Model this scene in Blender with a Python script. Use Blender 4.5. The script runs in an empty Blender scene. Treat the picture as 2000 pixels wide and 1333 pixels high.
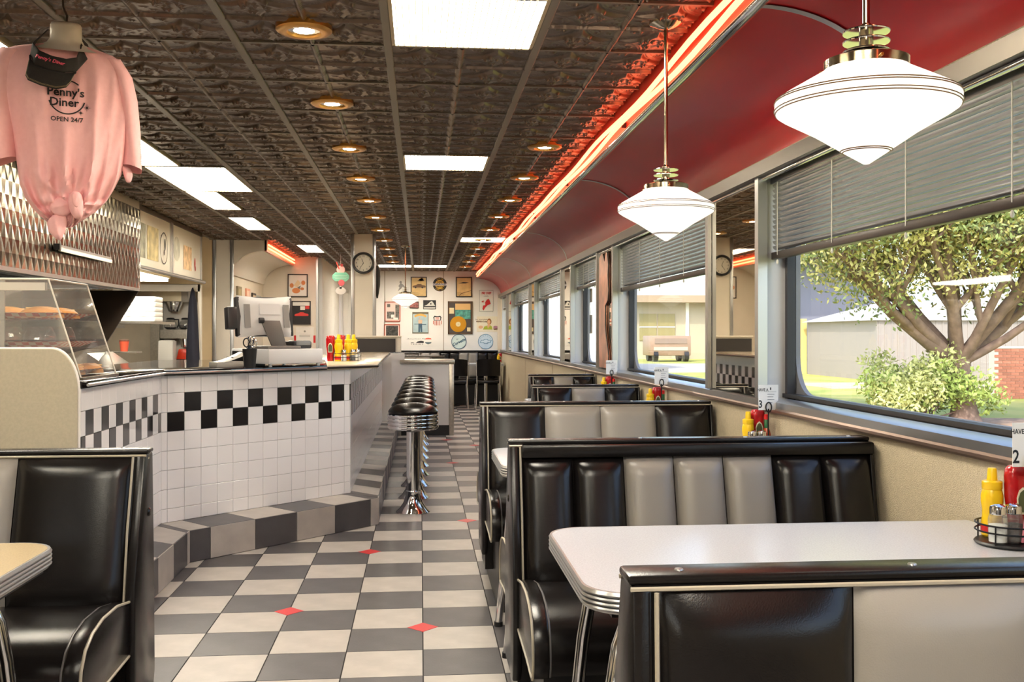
import bpy, bmesh, math, random
from math import sin, cos, pi, sqrt, exp, radians as R
from mathutils import Vector, Matrix
random.seed(11)
S = bpy.context.scene
C = S.collection
# ---------------------------------------------------------------- camera, sky, sun, exposure
cd = bpy.data.cameras.new('camera'); cam = bpy.data.objects.new('camera', cd); C.objects.link(cam)
cam.location = (0, 0, 1.2683); cam.rotation_euler = (pi/2, 0, -0.0924)
cd.sensor_width = 36; cd.lens = 34.75; cd.shift_y = -0.00628; cd.clip_start = .05; cd.clip_end = 400
S.camera = cam
W = bpy.data.worlds.new('sky'); S.world = W; W.use_nodes = True
_n = W.node_tree.nodes; _bg = _n['Background']
_sk = _n.new('ShaderNodeTexSky'); _sk.sky_type = 'NISHITA'; _sk.sun_disc = False
_sk.sun_elevation = R(48); _sk.sun_rotation = R(215); _sk.dust_density = 2.5; _sk.air_density = 1.0
W.node_tree.links.new(_sk.outputs[0], _bg.inputs[0]); _bg.inputs[1].default_value = .36
sl = bpy.data.lights.new('sun', 'SUN'); sl.energy = 2.2; sl.angle = R(1); sl.color = (1, .95, .86)
so = bpy.data.objects.new('sun', sl); C.objects.link(so); so.rotation_euler = (R(42), 0, R(-35))
S.view_settings.view_transform = 'Standard'; S.view_settings.look = 'None'
S.view_settings.gamma = 1; S.view_settings.use_curve_mapping = False
S.view_settings.exposure = 0.84
S.cycles.use_denoising = True
S.cycles.use_adaptive_sampling = True; S.cycles.adaptive_threshold = .035
S.cycles.max_bounces = 6; S.cycles.diffuse_bounces = 4; S.cycles.glossy_bounces = 3; S.cycles.transparent_max_bounces = 10
S.cycles.sample_clamp_indirect = 6; S.cycles.caustics_reflective = False; S.cycles.caustics_refractive = False

# ---------------------------------------------------------------- helpers
def lin(c):
    return tuple(((x/255)/12.92 if x/255 <= .04045 else ((x/255+.055)/1.055)**2.4) for x in c)
_M = {}
def mat(name, col, rough=.5, metal=0, coat=0, noise=None, bump=None, rnd=0, emit=0, ecol=None, spec=.5, col2=None):
    if name in _M: return _M[name]
    m = bpy.data.materials.new(name); m.use_nodes = True; _M[name] = m
    nt = m.node_tree; N = nt.nodes; L = nt.links; b = N['Principled BSDF']
    c = lin(col)
    b.inputs['Base Color'].default_value = (*c, 1); b.inputs['Roughness'].default_value = rough
    b.inputs['Metallic'].default_value = metal; b.inputs['Specular IOR Level'].default_value = spec
    if coat: b.inputs['Coat Weight'].default_value = coat; b.inputs['Coat Roughness'].default_value = .08
    if emit:
        b.inputs['Emission Color'].default_value = (*lin(ecol or col), 1); b.inputs['Emission Strength'].default_value = emit
    tc = None
    if noise or bump:
        tc = N.new('ShaderNodeTexCoord')
    last = None
    if noise:
        sc, amt = noise
        t = N.new('ShaderNodeTexNoise'); t.inputs['Scale'].default_value = sc; t.inputs['Detail'].default_value = 4
        L.new(tc.outputs['Object'], t.inputs['Vector'])
        r = N.new('ShaderNodeValToRGB'); e = r.color_ramp.elements
        d = lin(col2) if col2 else tuple(min(1, x*(1+amt)) for x in c)
        k = c if col2 else tuple(x*(1-amt) for x in c)
        e[0].position = .36; e[0].color = (*k, 1); e[1].position = .64; e[1].color = (*d, 1)
        L.new(t.outputs['Fac'], r.inputs['Fac']); last = r.outputs['Color']
    if rnd:
        oi = N.new('ShaderNodeObjectInfo'); mr = N.new('ShaderNodeMapRange')
        mr.inputs['To Min'].default_value = 1-rnd; mr.inputs['To Max'].default_value = 1+rnd
        L.new(oi.outputs['Random'], mr.inputs['Value'])
        hs = N.new('ShaderNodeHueSaturation'); L.new(mr.outputs[0], hs.inputs['Value'])
        if last: L.new(last, hs.inputs['Color'])
        else: hs.inputs['Color'].default_value = (*c, 1)
        last = hs.outputs['Color']
    if last: L.new(last, b.inputs['Base Color'])
    if bump:
        sc, st = bump
        t2 = N.new('ShaderNodeTexNoise'); t2.inputs['Scale'].default_value = sc; t2.inputs['Detail'].default_value = 3
        L.new(tc.outputs['Object'], t2.inputs['Vector'])
        bp = N.new('ShaderNodeBump'); bp.inputs['Strength'].default_value = st; bp.inputs['Distance'].default_value = .01
        L.new(t2.outputs['Fac'], bp.inputs['Height']); L.new(bp.outputs[0], b.inputs['Normal'])
    return m
def clear(name, tint=(255, 255, 255), refl=.06, rough=.02, body=0, bcol=(255, 255, 255)):
    """thin clear sheet: see-through, with a little mirror and (body) a milky share"""
    if name in _M: return _M[name]
    m = bpy.data.materials.new(name); m.use_nodes = True; _M[name] = m
    nt = m.node_tree; N = nt.nodes; L = nt.links; N.remove(N['Principled BSDF'])
    t = N.new('ShaderNodeBsdfTransparent'); t.inputs[0].default_value = (*lin(tint), 1)
    g = N.new('ShaderNodeBsdfGlossy'); g.inputs['Roughness'].default_value = rough
    f = N.new('ShaderNodeLayerWeight'); f.inputs[0].default_value = .5
    pw = N.new('ShaderNodeMath'); pw.operation = 'POWER'; pw.inputs[1].default_value = 5; L.new(f.outputs['Facing'], pw.inputs[0])
    ad = N.new('ShaderNodeMath'); ad.operation = 'MULTIPLY_ADD'; ad.inputs[1].default_value = .55; ad.inputs[2].default_value = refl; ad.use_clamp = True
    L.new(pw.outputs[0], ad.inputs[0])
    x = N.new('ShaderNodeMixShader'); L.new(ad.outputs[0], x.inputs[0]); L.new(t.outputs[0], x.inputs[1]); L.new(g.outputs[0], x.inputs[2])
    out = x.outputs[0]
    if body:
        d = N.new('ShaderNodeBsdfDiffuse'); d.inputs[0].default_value = (*lin(bcol), 1)
        y = N.new('ShaderNodeMixShader'); y.inputs[0].default_value = body; L.new(out, y.inputs[1]); L.new(d.outputs[0], y.inputs[2]); out = y.outputs[0]
    L.new(out, N['Material Output'].inputs[0])
    return m

BASE = {}
def link(o, parent=None):
    C.objects.link(o)
    if parent is not None: o.parent = parent
    BASE[o] = BASE.get(parent, Vector((0, 0, 0)))
    return o
def tag(o, label=None, cat=None, group=None, kind=None):
    if label: o['label'] = label
    if cat: o['category'] = cat
    if group: o['group'] = group
    if kind: o['kind'] = kind
    return o
def thing(name, label, cat, loc=(0, 0, 0), group=None, kind=None):
    o = bpy.data.objects.new(name, None); C.objects.link(o); o.location = loc
    o.empty_display_size = .05
    BASE[o] = Vector(loc); return tag(o, label, cat, group, kind)
def struct(name, label=None):
    return thing(name, label, None, kind='structure')
def dup(root, loc=None, rz=None, label=None, group=None):
    def cp(o, p):
        c = o.copy(); C.objects.link(c)
        if p is not None: c.parent = p
        for k in list(o.children): cp(k, c)
        return c
    r = cp(root, None)
    if loc is not None: r.location = loc
    if rz is not None: r.rotation_euler = (0, 0, rz)
    if label: r['label'] = label
    if group: r['group'] = group
    return r
def inst(src, name, parent, loc, rz=0, m=None):
    o = bpy.data.objects.new(name, src.data if hasattr(src, 'data') else src)
    C.objects.link(o); o.parent = parent
    o.location = Vector(loc)-BASE.get(parent, Vector((0, 0, 0))); o.rotation_euler = (0, 0, rz); return o

class MB:
    def __init__(s): s.v = []; s.f = []
    def add(s, v, f):
        o = len(s.v); s.v += [tuple(p) for p in v]; s.f += [tuple(i+o for i in q) for q in f]; return s
    def box(s, x0, x1, y0, y1, z0, z1):
        return s.add([(x0, y0, z0), (x1, y0, z0), (x1, y1, z0), (x0, y1, z0), (x0, y0, z1), (x1, y0, z1), (x1, y1, z1), (x0, y1, z1)],
                     [(0, 3, 2, 1), (4, 5, 6, 7), (0, 1, 5, 4), (1, 2, 6, 5), (2, 3, 7, 6), (3, 0, 4, 7)])
    def obox(s, c, ax, ay, az, hx, hy, hz):
        c, ax, ay, az = Vector(c), Vector(ax).normalized(), Vector(ay).normalized(), Vector(az).normalized()
        v = [c+ax*(i*hx)+ay*(j*hy)+az*(k*hz) for k in (-1, 1) for j in (-1, 1) for i in (-1, 1)]
        return s.add(v, [(0, 2, 3, 1), (4, 5, 7, 6), (0, 1, 5, 4), (1, 3, 7, 5), (3, 2, 6, 7), (2, 0, 4, 6)])
    def cyl(s, p, q, r0, r1=None, n=16, cap=True):
        return s.tube([p, q], [r0, r0 if r1 is None else r1], n, cap=cap)
    def tube(s, pts, r, n=8, closed=False, cap=True):
        P = [Vector(p) for p in pts]; k = len(P); rs = r if isinstance(r, (list, tuple)) else [r]*k
        o = len(s.v); up = None
        for i in range(k):
            a = P[(i-1) % k] if (closed or i > 0) else P[i]; b = P[(i+1) % k] if (closed or i < k-1) else P[i]
            t = (b-a).normalized()
            if up is None:
                up = Vector((0, 0, 1)) if abs(t.z) < .9 else Vector((1, 0, 0))
            up = (up-t*up.dot(t))
            if up.length < 1e-5: up = Vector((1, 0, 0))-t*t.x
            up.normalize(); w = t.cross(up)
            for j in range(n):
                an = 2*pi*j/n; s.v.append(tuple(P[i]+(up*cos(an)+w*sin(an))*rs[i]))
        for i in range(k if closed else k-1):
            for j in range(n):
                a = o+i*n+j; b = o+i*n+(j+1) % n; c = o+((i+1) % k)*n+(j+1) % n; d = o+((i+1) % k)*n+j
                s.f.append((a, b, c, d))
        if cap and not closed:
            s.f.append(tuple(o+j for j in range(n))[::-1]); s.f.append(tuple(o+(k-1)*n+j for j in range(n)))
        return s
    def lathe(s, prof, c=(0, 0, 0), n=32, sx=1, sy=1):
        o = len(s.v); c = Vector(c)
        for r, z in prof:
            for j in range(n):
                a = 2*pi*j/n; s.v.append((c.x+r*cos(a)*sx, c.y+r*sin(a)*sy, c.z+z))
        for i in range(len(prof)-1):
            for j in range(n):
                s.f.append((o+i*n+j, o+i*n+(j+1) % n, o+(i+1)*n+(j+1) % n, o+(i+1)*n+j))
        if prof[0][0] > 1e-4: s.f.append(tuple(o+j for j in range(n))[::-1])
        if prof[-1][0] > 1e-4: s.f.append(tuple(o+(len(prof)-1)*n+j for j in range(n)))
        return s
    def prism(s, poly, axis, a, b):
        n = len(poly)
        g = {'x': lambda p, t: (t, p[0], p[1]), 'y': lambda p, t: (p[0], t, p[1]), 'z': lambda p, t: (p[0], p[1], t)}[axis]
        v = [g(p, a) for p in poly]+[g(p, b) for p in poly]
        return s.add(v, [tuple(range(n))[::-1], tuple(range(n, 2*n))]+[(i, (i+1) % n, n+(i+1) % n, n+i) for i in range(n)])
    def grid(s, fn, nu, nv, wrap=False):
        o = len(s.v); m = nu if wrap else nu+1
        for j in range(nv+1):
            for i in range(m): s.v.append(tuple(fn(i/nu, j/nv)))
        for j in range(nv):
            for i in range(nu):
                a = o+j*m+i; b = o+j*m+(i+1) % m
                s.f.append((a, b, b+m, a+m))
        return s
    def loft(s, rings, cap=True):
        n = len(rings[0]); o = len(s.v)
        for r in rings: s.v += [tuple(p) for p in r]
        for i in range(len(rings)-1):
            for j in range(n): s.f.append((o+i*n+j, o+i*n+(j+1) % n, o+(i+1)*n+(j+1) % n, o+(i+1)*n+j))
        if cap: s.f.append(tuple(range(o, o+n))[::-1]); s.f.append(tuple(range(o+(len(rings)-1)*n, o+len(rings)*n)))
        return s
    def mesh(s, name, bevel=0, seg=2, smooth=True, shift=None, angle=35, recalc=True):
        me = bpy.data.meshes.new(name); me.from_pydata(s.v, [], s.f)
        if shift: me.transform(Matrix.Translation(-shift))
        if bevel or recalc:
            bm = bmesh.new(); bm.from_mesh(me)
            bmesh.ops.remove_doubles(bm, verts=bm.verts, dist=1e-6)
            if bevel:
                bmesh.ops.bevel(bm, geom=[e for e in bm.edges if e.is_manifold and e.calc_face_angle(0) > .5], offset=bevel, segments=seg, affect='EDGES', profile=.5)
            bmesh.ops.recalc_face_normals(bm, faces=bm.faces); bm.to_mesh(me); bm.free()
        if smooth:
            me.polygons.foreach_set('use_smooth', [True]*len(me.polygons)); me.set_sharp_from_angle(angle=R(angle))
        return me
    def build(s, name, m, parent=None, bevel=0, seg=2, smooth=True, **k):
        me = s.mesh(name, bevel, seg, smooth, shift=BASE.get(parent), **k); me.materials.append(m)
        return link(bpy.data.objects.new(name, me), parent)

def rrect(x0, x1, y0, y1, r, n=6):
    rr = r if isinstance(r, (list, tuple)) else [r]*4; out = []
    for (cx, cy, a0), q in zip(((x0, y0, pi), (x1, y0, 1.5*pi), (x1, y1, 0), (x0, y1, .5*pi)), rr):
        q = max(q, 1e-4); sx = 1 if cx == x0 else -1; sy = 1 if cy == y0 else -1
        for i in range(n+1):
            a = a0+pi/2*i/n; out.append((cx+sx*q+q*cos(a), cy+sy*q+q*sin(a)))
    return out
def text2d(txt, size=1, shear=0, bold=0, spacing=1, align='CENTER'):
    c = bpy.data.curves.new('lettering', 'FONT'); c.body = txt; c.size = size; c.shear = shear; c.offset = bold
    c.align_x = align; c.align_y = 'CENTER'; c.space_character = spacing; c.resolution_u = 2
    o = bpy.data.objects.new('lettering', c); me = bpy.data.meshes.new_from_object(o)
    v = [(p.co.x, p.co.y) for p in me.vertices]; f = [tuple(p.vertices) for p in me.polygons]
    bpy.data.objects.remove(o); bpy.data.curves.remove(c); bpy.data.meshes.remove(me)
    return v, f
def shapes2d(items):
    """flat figures: r(ect) e(llipse) p(olygon) t(ext) o(utline ring) -> verts, faces"""
    v = []; f = []
    def put(a, b):
        o = len(v); v.extend(a); f.extend(tuple(i+o for i in q) for q in b)
    for it in items:
        k = it[0]
        if k == 'r':
            _, a, b, c, d = it; put([(a, b), (c, b), (c, d), (a, d)], [(0, 1, 2, 3)])
        elif k == 'e':
            _, cx, cy, rx, ry = it; put([(cx+rx*cos(2*pi*i/28), cy+ry*sin(2*pi*i/28)) for i in range(28)], [tuple(range(28))])
        elif k == 'o':
            _, cx, cy, r0, r1 = it[:5]; a0, a1 = (it[5], it[6]) if len(it) > 5 else (0, 360); n = 32
            put([(cx+r*cos(R(a0+(a1-a0)*i/n)), cy+r*sin(R(a0+(a1-a0)*i/n))) for i in range(n+1) for r in (r0, r1)], [(2*i, 2*i+1, 2*i+3, 2*i+2) for i in range(n)])
        elif k == 'p': put(it[1], [tuple(range(len(it[1])))])
        elif k == 't':
            _, t, cx, cy, sz = it[:5]; kw = it[5] if len(it) > 5 else {}
            rot = kw.pop('rot', 0) if kw else 0
            a, b = text2d(t, sz, **kw); put([(cx+x*cos(rot)-y*sin(rot), cy+x*sin(rot)+y*cos(rot)) for x, y in a], b)
        elif k == 'c':   # text on an arc: c, text, cx, cy, radius, size, middle angle, flip
            _, t, cx, cy, rad, sz, mid, flip = it
            st = sz*.78/rad
            for i, ch in enumerate(t):
                d = (i-(len(t)-1)/2)*st; a = R(mid)+(d if flip else -d)
                if ch == ' ': continue
                tv, tf = text2d(ch, sz, bold=sz*.02); ro = a-pi/2 if not flip else a+pi/2
                put([(cx+rad*cos(a)+x*cos(ro)-y*sin(ro), cy+rad*sin(a)+x*sin(ro)+y*cos(ro)) for x, y in tv], tf)
    return v, f
def flat(name, items, m, parent, xf):
    a, b = shapes2d(items)
    return MB().add([xf(x, y) for x, y in a], b).build(name, m, parent, smooth=False, recalc=False)

# ---------------------------------------------------------------- materials
chrome = mat('polished chrome', (225, 225, 225), .09, 1)
steel = mat('brushed stainless steel', (190, 184, 172), .3, 1, noise=(40, .08))
alum = mat('satin aluminium', (188, 188, 188), .32, 1)
black_vinyl = mat('black vinyl', (22, 19, 18), .23, bump=(420, .05), spec=.36)
grey_vinyl = mat('grey vinyl', (136, 130, 123), .34, bump=(420, .06))
piping_m = mat('pale piping', (158, 149, 132), .4)
black_plain = mat('black plastic', (24, 23, 24), .4)
dark_gloss = mat('black gloss counter', (16, 14, 14), .08, spec=.6)
white_tile = mat('glazed white tile', (236, 233, 232), .14, rnd=.02, spec=.55)
black_tile = mat('glazed black tile', (30, 27, 28), .16)
grout = mat('pale grout', (196, 192, 190), .9)
floor_grout = mat('dark floor grout', (44, 40, 40), .9)
tile_light = mat('light floor tile', (170, 163, 157), .42, noise=(9, .07), rnd=.05, bump=(150, .05))
tile_dark = mat('charcoal floor tile', (78, 75, 77), .4, noise=(9, .1), rnd=.06, bump=(150, .05))
tile_red = mat('red floor insert', (196, 42, 44), .4)
cream = mat('cream wall laminate', (226, 216, 200), .5, noise=(3, .03))
ochre = mat('ochre wall laminate', (206, 182, 142), .5, noise=(4, .05))
wall_tex = mat('textured beige vinyl wall', (196, 182, 155), .7, noise=(60, .05), bump=(240, .5))
white_wall = mat('white wall panel', (232, 228, 222), .55)
panel_beige = mat('beige laminate', (180, 172, 151), .5, noise=(90, .04))
cove_red = mat('red lacquered cove', (176, 12, 24), .3, spec=.35, noise=(2, .06))
cove_white = mat('white cove', (226, 222, 214), .22, coat=.2)
tin = mat('bronze tin', (106, 89, 74), .3, .75, noise=(14, .12))
tin_bar = mat('ceiling grid bar', (120, 110, 96), .4, .4)
brass = mat('brass trim', (214, 160, 84), .28, 1)
mirror = mat('mirror glass', (232, 226, 208), .015, 1)
paper = mat('white paper', (238, 234, 226), .6)
opal = mat('lit opal glass', (255, 252, 244), .25, emit=.5, ecol=(255, 250, 244))
panel_lit = mat('lit prismatic diffuser', (255, 252, 240), .5, emit=18, ecol=(255, 248, 234))
lamp_lit = mat('lit lamp', (255, 250, 235), .5, emit=90, ecol=(255, 244, 224))
neon_m = mat('neon glow', (255, 150, 110), .4, emit=3.2, ecol=(255, 128, 88))
glass_win = clear('window glass', (250, 252, 252), .03)
acrylic = clear('clear acrylic', (250, 250, 248), .07, .04, body=.05)
laminate = mat('speckled white laminate', (198, 199, 205), .2, noise=(260, .07), spec=.5)
laminate_b = mat('speckled cream laminate', (188, 168, 132), .24, noise=(260, .09))
wood_dark = mat('dark frame', (38, 26, 20), .4)

# ================================================================ SETTING
TF = .3048; FX, FY = .0103, 3.687
ZC = 2.461; TC = .6096; CX, CY = .477, 4.087
YB, YFAR, XW = -4.0, 18.5, 1.5
# ---------------------------------------------------------------- floor
floor = struct('floor'); MB().box(-4.6, 1.66, YB, YFAR+.1, -.12, -.003).build('floor_bed', floor_grout, floor)
g = .0025
def floor_tile_mesh(m):
    me = MB().box(g, TF-g, g, TF-g, -.003, 0).mesh('tile', smooth=False); me.materials.append(m); return me
ft = [floor_tile_mesh(tile_dark), floor_tile_mesh(tile_light)]
shown = set()
for j in range(-3, 48):
    for i in range(-5, 3):
        if j >= 10 and i < -1: continue
        if j >= 6 and i < -4: continue
        shown.add((i, j))
shown = set(sorted(shown, key=lambda q: q[1])[:296])
for i, j in sorted(shown): inst(ft[(i+j) % 2], 'tile', floor, (FX+i*TF, FY+j*TF, 0))
rest = [MB(), MB()]
for j in range(-25, 49):
    for i in range(-14, 5):
        if (i, j) in shown: continue
        if FY+j*TF < YB or FX+(i+1)*TF > 1.5: continue
        rest[(i+j) % 2].box(FX+i*TF+g, FX+(i+1)*TF-g, FY+j*TF+g, FY+(j+1)*TF-g, -.003, 0)
for b, m in zip(rest, (tile_dark, tile_light)): tag(b.build('tile_field', m, floor, smooth=False, recalc=False), kind='stuff')
_d = .066
dm = MB().prism([(-_d, 0), (0, -_d), (_d, 0), (0, _d)], 'z', -.002, .0012).mesh('diamond_insert', smooth=False); dm.materials.append(tile_red)
for i, j in ((0, 2), (-2, 3), (-1, 7), (1, 10), (1, 20), (1, 27), (2, 25), (-2, -1)):
    inst(dm, 'diamond_insert', floor, (FX+i*TF, FY+j*TF, 0))

# ---------------------------------------------------------------- pressed tin ceiling
ceiling = struct('ceiling'); MB().box(-4.6, 1.64, YB, YFAR+.1, ZC+.03, ZC+.2).build('ceiling_deck', black_plain, ceiling)
_rg = random.Random(4); _fl = [(_rg.uniform(.33, .67), _rg.uniform(.33, .67), _rg.uniform(.3, .8), _rg.uniform(.014, .024)) for _ in range(34)]
_fl += [(c+_rg.uniform(-.17, .17), d+_rg.uniform(-.17, .17), _rg.uniform(.25, .6), _rg.uniform(.014, .022)) for c, d in ((.13, .13), (.87, .13), (.13, .87), (.87, .87)) for _ in range(13)]
def relief(a, b):
    """one pressed tin cell: a raised four-pointed star between quarter fans, with scattered flower knobs"""
    a %= 1; b %= 1; h = 0
    r = min(sqrt((a-cx)**2+(b-cy)**2) for cx, cy in ((0, 0), (1, 0), (0, 1), (1, 1)))
    d = r-.47; q = max(0, min(1, d/.075)); h += 1.05*q*q*(3-2*q)
    h += .30*exp(-((d+.02)/.012)**2)+.22*exp(-((d+.06)/.012)**2)-.35*max(0, 1-abs(d-.16)/.1)*.6
    for fx, fy, k, w in _fl:
        if abs(a-fx) < 3*w and abs(b-fy) < 3*w: h += k*exp(-((a-fx)**2+(b-fy)**2)/(w*w))
    e = min(a, 1-a, b, 1-b)
    if e < .05: h = h*(e/.05)**.5+1.0*max(0, 1-(e/.04)**2)
    return h*.0135
def tin_mesh(w, nx, ny):
    q = .012
    b = MB().grid(lambda u, v: (q+u*(w-2*q), q+v*(TC-2*q), -relief(2*(q+u*(w-2*q))/TC, 2*(q+v*(TC-2*q))/TC)), nx, ny)
    me = b.mesh('tile', recalc=False, angle=60); me.flip_normals(); me.materials.append(tin); return me
tin_full = tin_mesh(TC, 116, 116); tin_cut = tin_mesh(1.05-CX, 108, 116); tin_half = tin_mesh(TC*.52, 60, 116)
lit_cells = {(-1, -2), (-1, -1), (-1, 4), (-4, 5), (-4, 6), (-2, 21), (-1, 21), (-1, -7), (-1, -6), (0, 13), (-3, -8), (-3, -7)}
half_cells = {(-4, 3), (-4, 4), (-4, 7), (-4, 8), (-4, -1), (-4, 0), (-4, 10), (-4, 11), (-4, -5), (-4, -4)}; half_lo = {(-4, 15), (-4, 16)}
for j in range(-3, 24):
    for i in range(-6, 1):
        if (i, j) in lit_cells: continue
        x, y = CX+i*TC, CY+j*TC
        if i == -6 and y > 4: continue
        if (i, j) in half_cells: inst(tin_half, 'tile', ceiling, (x+TC*.48, y, ZC)); continue
        if (i, j) in half_lo: inst(tin_half, 'tile', ceiling, (x, y, ZC)); continue
        inst(tin_cut if i == 0 else tin_full, 'tile', ceiling, (x, y, ZC))
b = MB()
for j in range(-14, -3):
    for i in range(-8, 1):
        if (i, j) in half_cells: b.box(CX+i*TC+TC*.5, CX+(i+1)*TC, CY+j*TC, CY+(j+1)*TC, ZC, ZC+.02)
        elif (i, j) not in lit_cells: b.box(CX+i*TC, min(CX+(i+1)*TC, 1.05), CY+j*TC, CY+(j+1)*TC, ZC, ZC+.02)
tag(b.build('tile_field', tin, ceiling, smooth=False, recalc=False), kind='stuff')
for i in range(-6, 1):
    MB().box(CX+i*TC-.017, CX+i*TC+.017, YB, YFAR, ZC-.012, ZC+.03).build('grid_runner', tin_bar, ceiling, bevel=.003, seg=1)
cross = MB().box(-2.62, 1.05, -.008, .008, -.009, .03).mesh('cross_tee', smooth=False); cross.materials.append(tin_bar)
for j in range(-3, 24): inst(cross, 'cross_tee', ceiling, (0, CY+j*TC, ZC))

# ---------------------------------------------------------------- window wall (right)
wins = [(1.77, 4.23, 1.612), (4.97, 7.50, 1.612), (8.19, 9.63, 1.72), (10.33, 12.73, 1.72), (13.4, 16.0, 1.74), (16.95, 18.25, 1.74), (-1.4, 1.03, 1.75), (-3.9, -2.1, 1.75)]
ZS, ZH = .96, 2.0
wall_r = struct('wall_right')
MB().box(XW, 1.66, YB, YFAR, -.4, ZS).build('wainscot', wall_tex, wall_r)
MB().box(XW, 1.66, YB, YFAR, ZH, 2.7).build('header', wall_tex, wall_r)
ys = sorted([(a, c) for a, c, _ in wins]); prev = YB; piers = []
for a, c in ys+[(YFAR, YFAR)]:
    if a-prev > .02: piers.append((prev, a))
    prev = c
for a, c in piers: MB().box(XW, 1.66, a, c, ZS, ZH).build('pier', cream, wall_r)
MB().box(1.452, 1.515, YB, YFAR, ZH-.045, ZH+.012).build('head_trim', mat('dull aluminium', (128, 122, 116), .4, .9), wall_r, smooth=False)
MB().box(1.478, 1.50, YB, YFAR, ZH-.062, ZH-.046).build('head_bead', chrome, wall_r, bevel=.004)
MB().tube([(1.49, YB, ZS-.014), (1.49, YFAR, ZS-.014)], .014, 10).build('sill_nosing', mat('bronze nosing', (150, 128, 116), .3, .8), wall_r)
MB().prism([(1.482, ZS-.004), (1.56, ZS-.004), (1.56, ZS+.034), (1.50, ZS+.034), (1.482, ZS+.024)], 'y', YB, YFAR).build('sill', alum, wall_r)
for a, c in ((4.22, 4.98), (7.5, 8.19), (9.63, 10.33), (12.73, 13.4), (16.0, 16.95)):
    MB().box(1.49, 1.4995, a+.03, c-.03, ZS+.035, ZH-.045).build('mirror_panel', mirror, wall_r)
    for y in (a, c): MB().box(1.468, 1.51, y-.022, y+.022, ZS+.03, ZH-.04).build('post', alum, wall_r, smooth=False)
for y in (5.9, 8.9, 11.2, 14.1): MB().box(1.497, 1.5006, y, y+.006, .05, ZS-.03).build('wall_seam', mat('seam', (150, 135, 110), .7), wall_r)
blind_m = mat('aluminium slat', (200, 198, 196), .24, .7)
blind_rail = mat('dark bronze rail', (62, 52, 48), .35, .4)
cord_m = mat('white cord', (225, 222, 215), .7)
frame_dark = mat('dark window gasket', (46, 44, 46), .5)
reveal_m = mat('white window reveal', (220, 220, 220), .4)
wnames = ['beside the nearest table', 'in front of the house across the lawn', 'with brown slatted panels outside', 'fourth along from the nearest table', 'fifth along, short of the far corner', 'in the far corner', 'behind the camera', 'farthest behind the camera']
for n, (a, c, zb) in enumerate(wins):
    w = struct('window_%d' % (n+1))
    for y0, y1 in ((a, a+.012), (c-.012, c)): MB().box(1.51, 1.66, y0, y1, ZS+.03, ZH-.04).build('jamb', reveal_m, w)
    inner = rrect(a+.05, c-.05, ZS+.05, ZH-.05, .16, 8)
    outer = [(a if y < (a+c)/2 else c, ZS-.02 if z < 1.48 else ZH+.02) for y, z in inner]
    k = len(inner); v = [(x, *p) for x in (1.632, 1.652) for p in inner+outer]
    MB().add(v, [(i, (i+1) % k, k+(i+1) % k, k+i) for i in range(k)]+[(2*k+i, 2*k+(i+1) % k, 3*k+(i+1) % k, 3*k+i) for i in range(k)]+[(i, (i+1) % k, 2*k+(i+1) % k, 2*k+i) for i in range(k)]).build('frame', mat('grey outer frame', (128, 126, 130), .45), w, smooth=False)
    MB().add([(1.608, a, ZS+.02), (1.608, c, ZS+.02), (1.608, c, ZH-.03), (1.608, a, ZH-.03)], [(0, 1, 2, 3)]).build('pane', glass_win, w)
    for y in (a+.045, c-.045): MB().box(1.59, 1.626, y-.014, y+.014, ZS+.02, ZH-.03).build('gasket', frame_dark, w)
    MB().box(1.585, 1.626, a, c, ZS+.034, ZS+.05).build('gasket', frame_dark, w)
    t = thing('venetian_blind', 'half-lowered silver slat blind in the window '+wnames[n], 'blind', (1.545, (a+c)/2, 0), 'window blinds')
    MB().box(1.528, 1.562, a+.02, c-.02, ZH-.075, ZH-.045).build('head_rail', alum, t, bevel=.003)
    sm = MB().grid(lambda u, v: ((v-.5)*.027*cos(R(44))-.0042*(1-(2*v-1)**2)*sin(R(44)), (u-.5)*(c-a-.05), -(v-.5)*.027*sin(R(44))-.0042*(1-(2*v-1)**2)*cos(R(44))), 1, 6).mesh('slat', recalc=False); sm.materials.append(blind_m)
    z = ZH-.085
    while z > zb+.03: inst(sm, 'slat', t, (1.545, (a+c)/2, z)); z -= .0225
    MB().box(1.53, 1.56, a+.02, c-.02, zb-.016, zb+.016).build('bottom_rail', blind_rail, t, bevel=.004)
    for q in range(5):
        y = a+.1+(c-a-.2)*q/4
        lc_ = MB().box(1.528, 1.5305, y-.002, y+.002, zb, ZH-.06).build('ladder_cord', cord_m, t)
        MB().lathe([(.003, 0), (.006, .008), (.003, .02)], (1.53, y, zb-.04), 8).build('cord_tassel', cord_m, lc_)

# ---------------------------------------------------------------- red cove with neon
cove = struct('trim_1')
def ell(x0, z0, x1, z1, n=18, sgn=1): return [(x0+(x1-x0)*sin(pi/2*i/n), z1+(z0-z1)*cos(pi/2*i/n)) for i in range(n+1)]
pc = ell(1.07, 2.315, 1.502, 2.012)
MB().grid(lambda u, v: (pc[round(v*18)][0], YB+u*(YFAR-YB), pc[round(v*18)][1]), 1, 18).build('cove', cove_red, cove, angle=60)
MB().box(1.052, 1.09, YB, YFAR, 2.312, 2.475).build('fascia', mat('red fascia', (206, 74, 56), .4), cove)
MB().box(1.035, 1.075, YB, YFAR, 2.30, 2.314).build('chrome_lip', chrome, cove, bevel=.004)
for y in (3.05, 6.6, 10.05, 13.4, 16.6):
    MB().grid(lambda u, v: (pc[round(v*18)][0]-.004, y-.016+u*.032, pc[round(v*18)][1]-.004), 1, 18).build('rib', alum, cove, angle=60)
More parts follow.
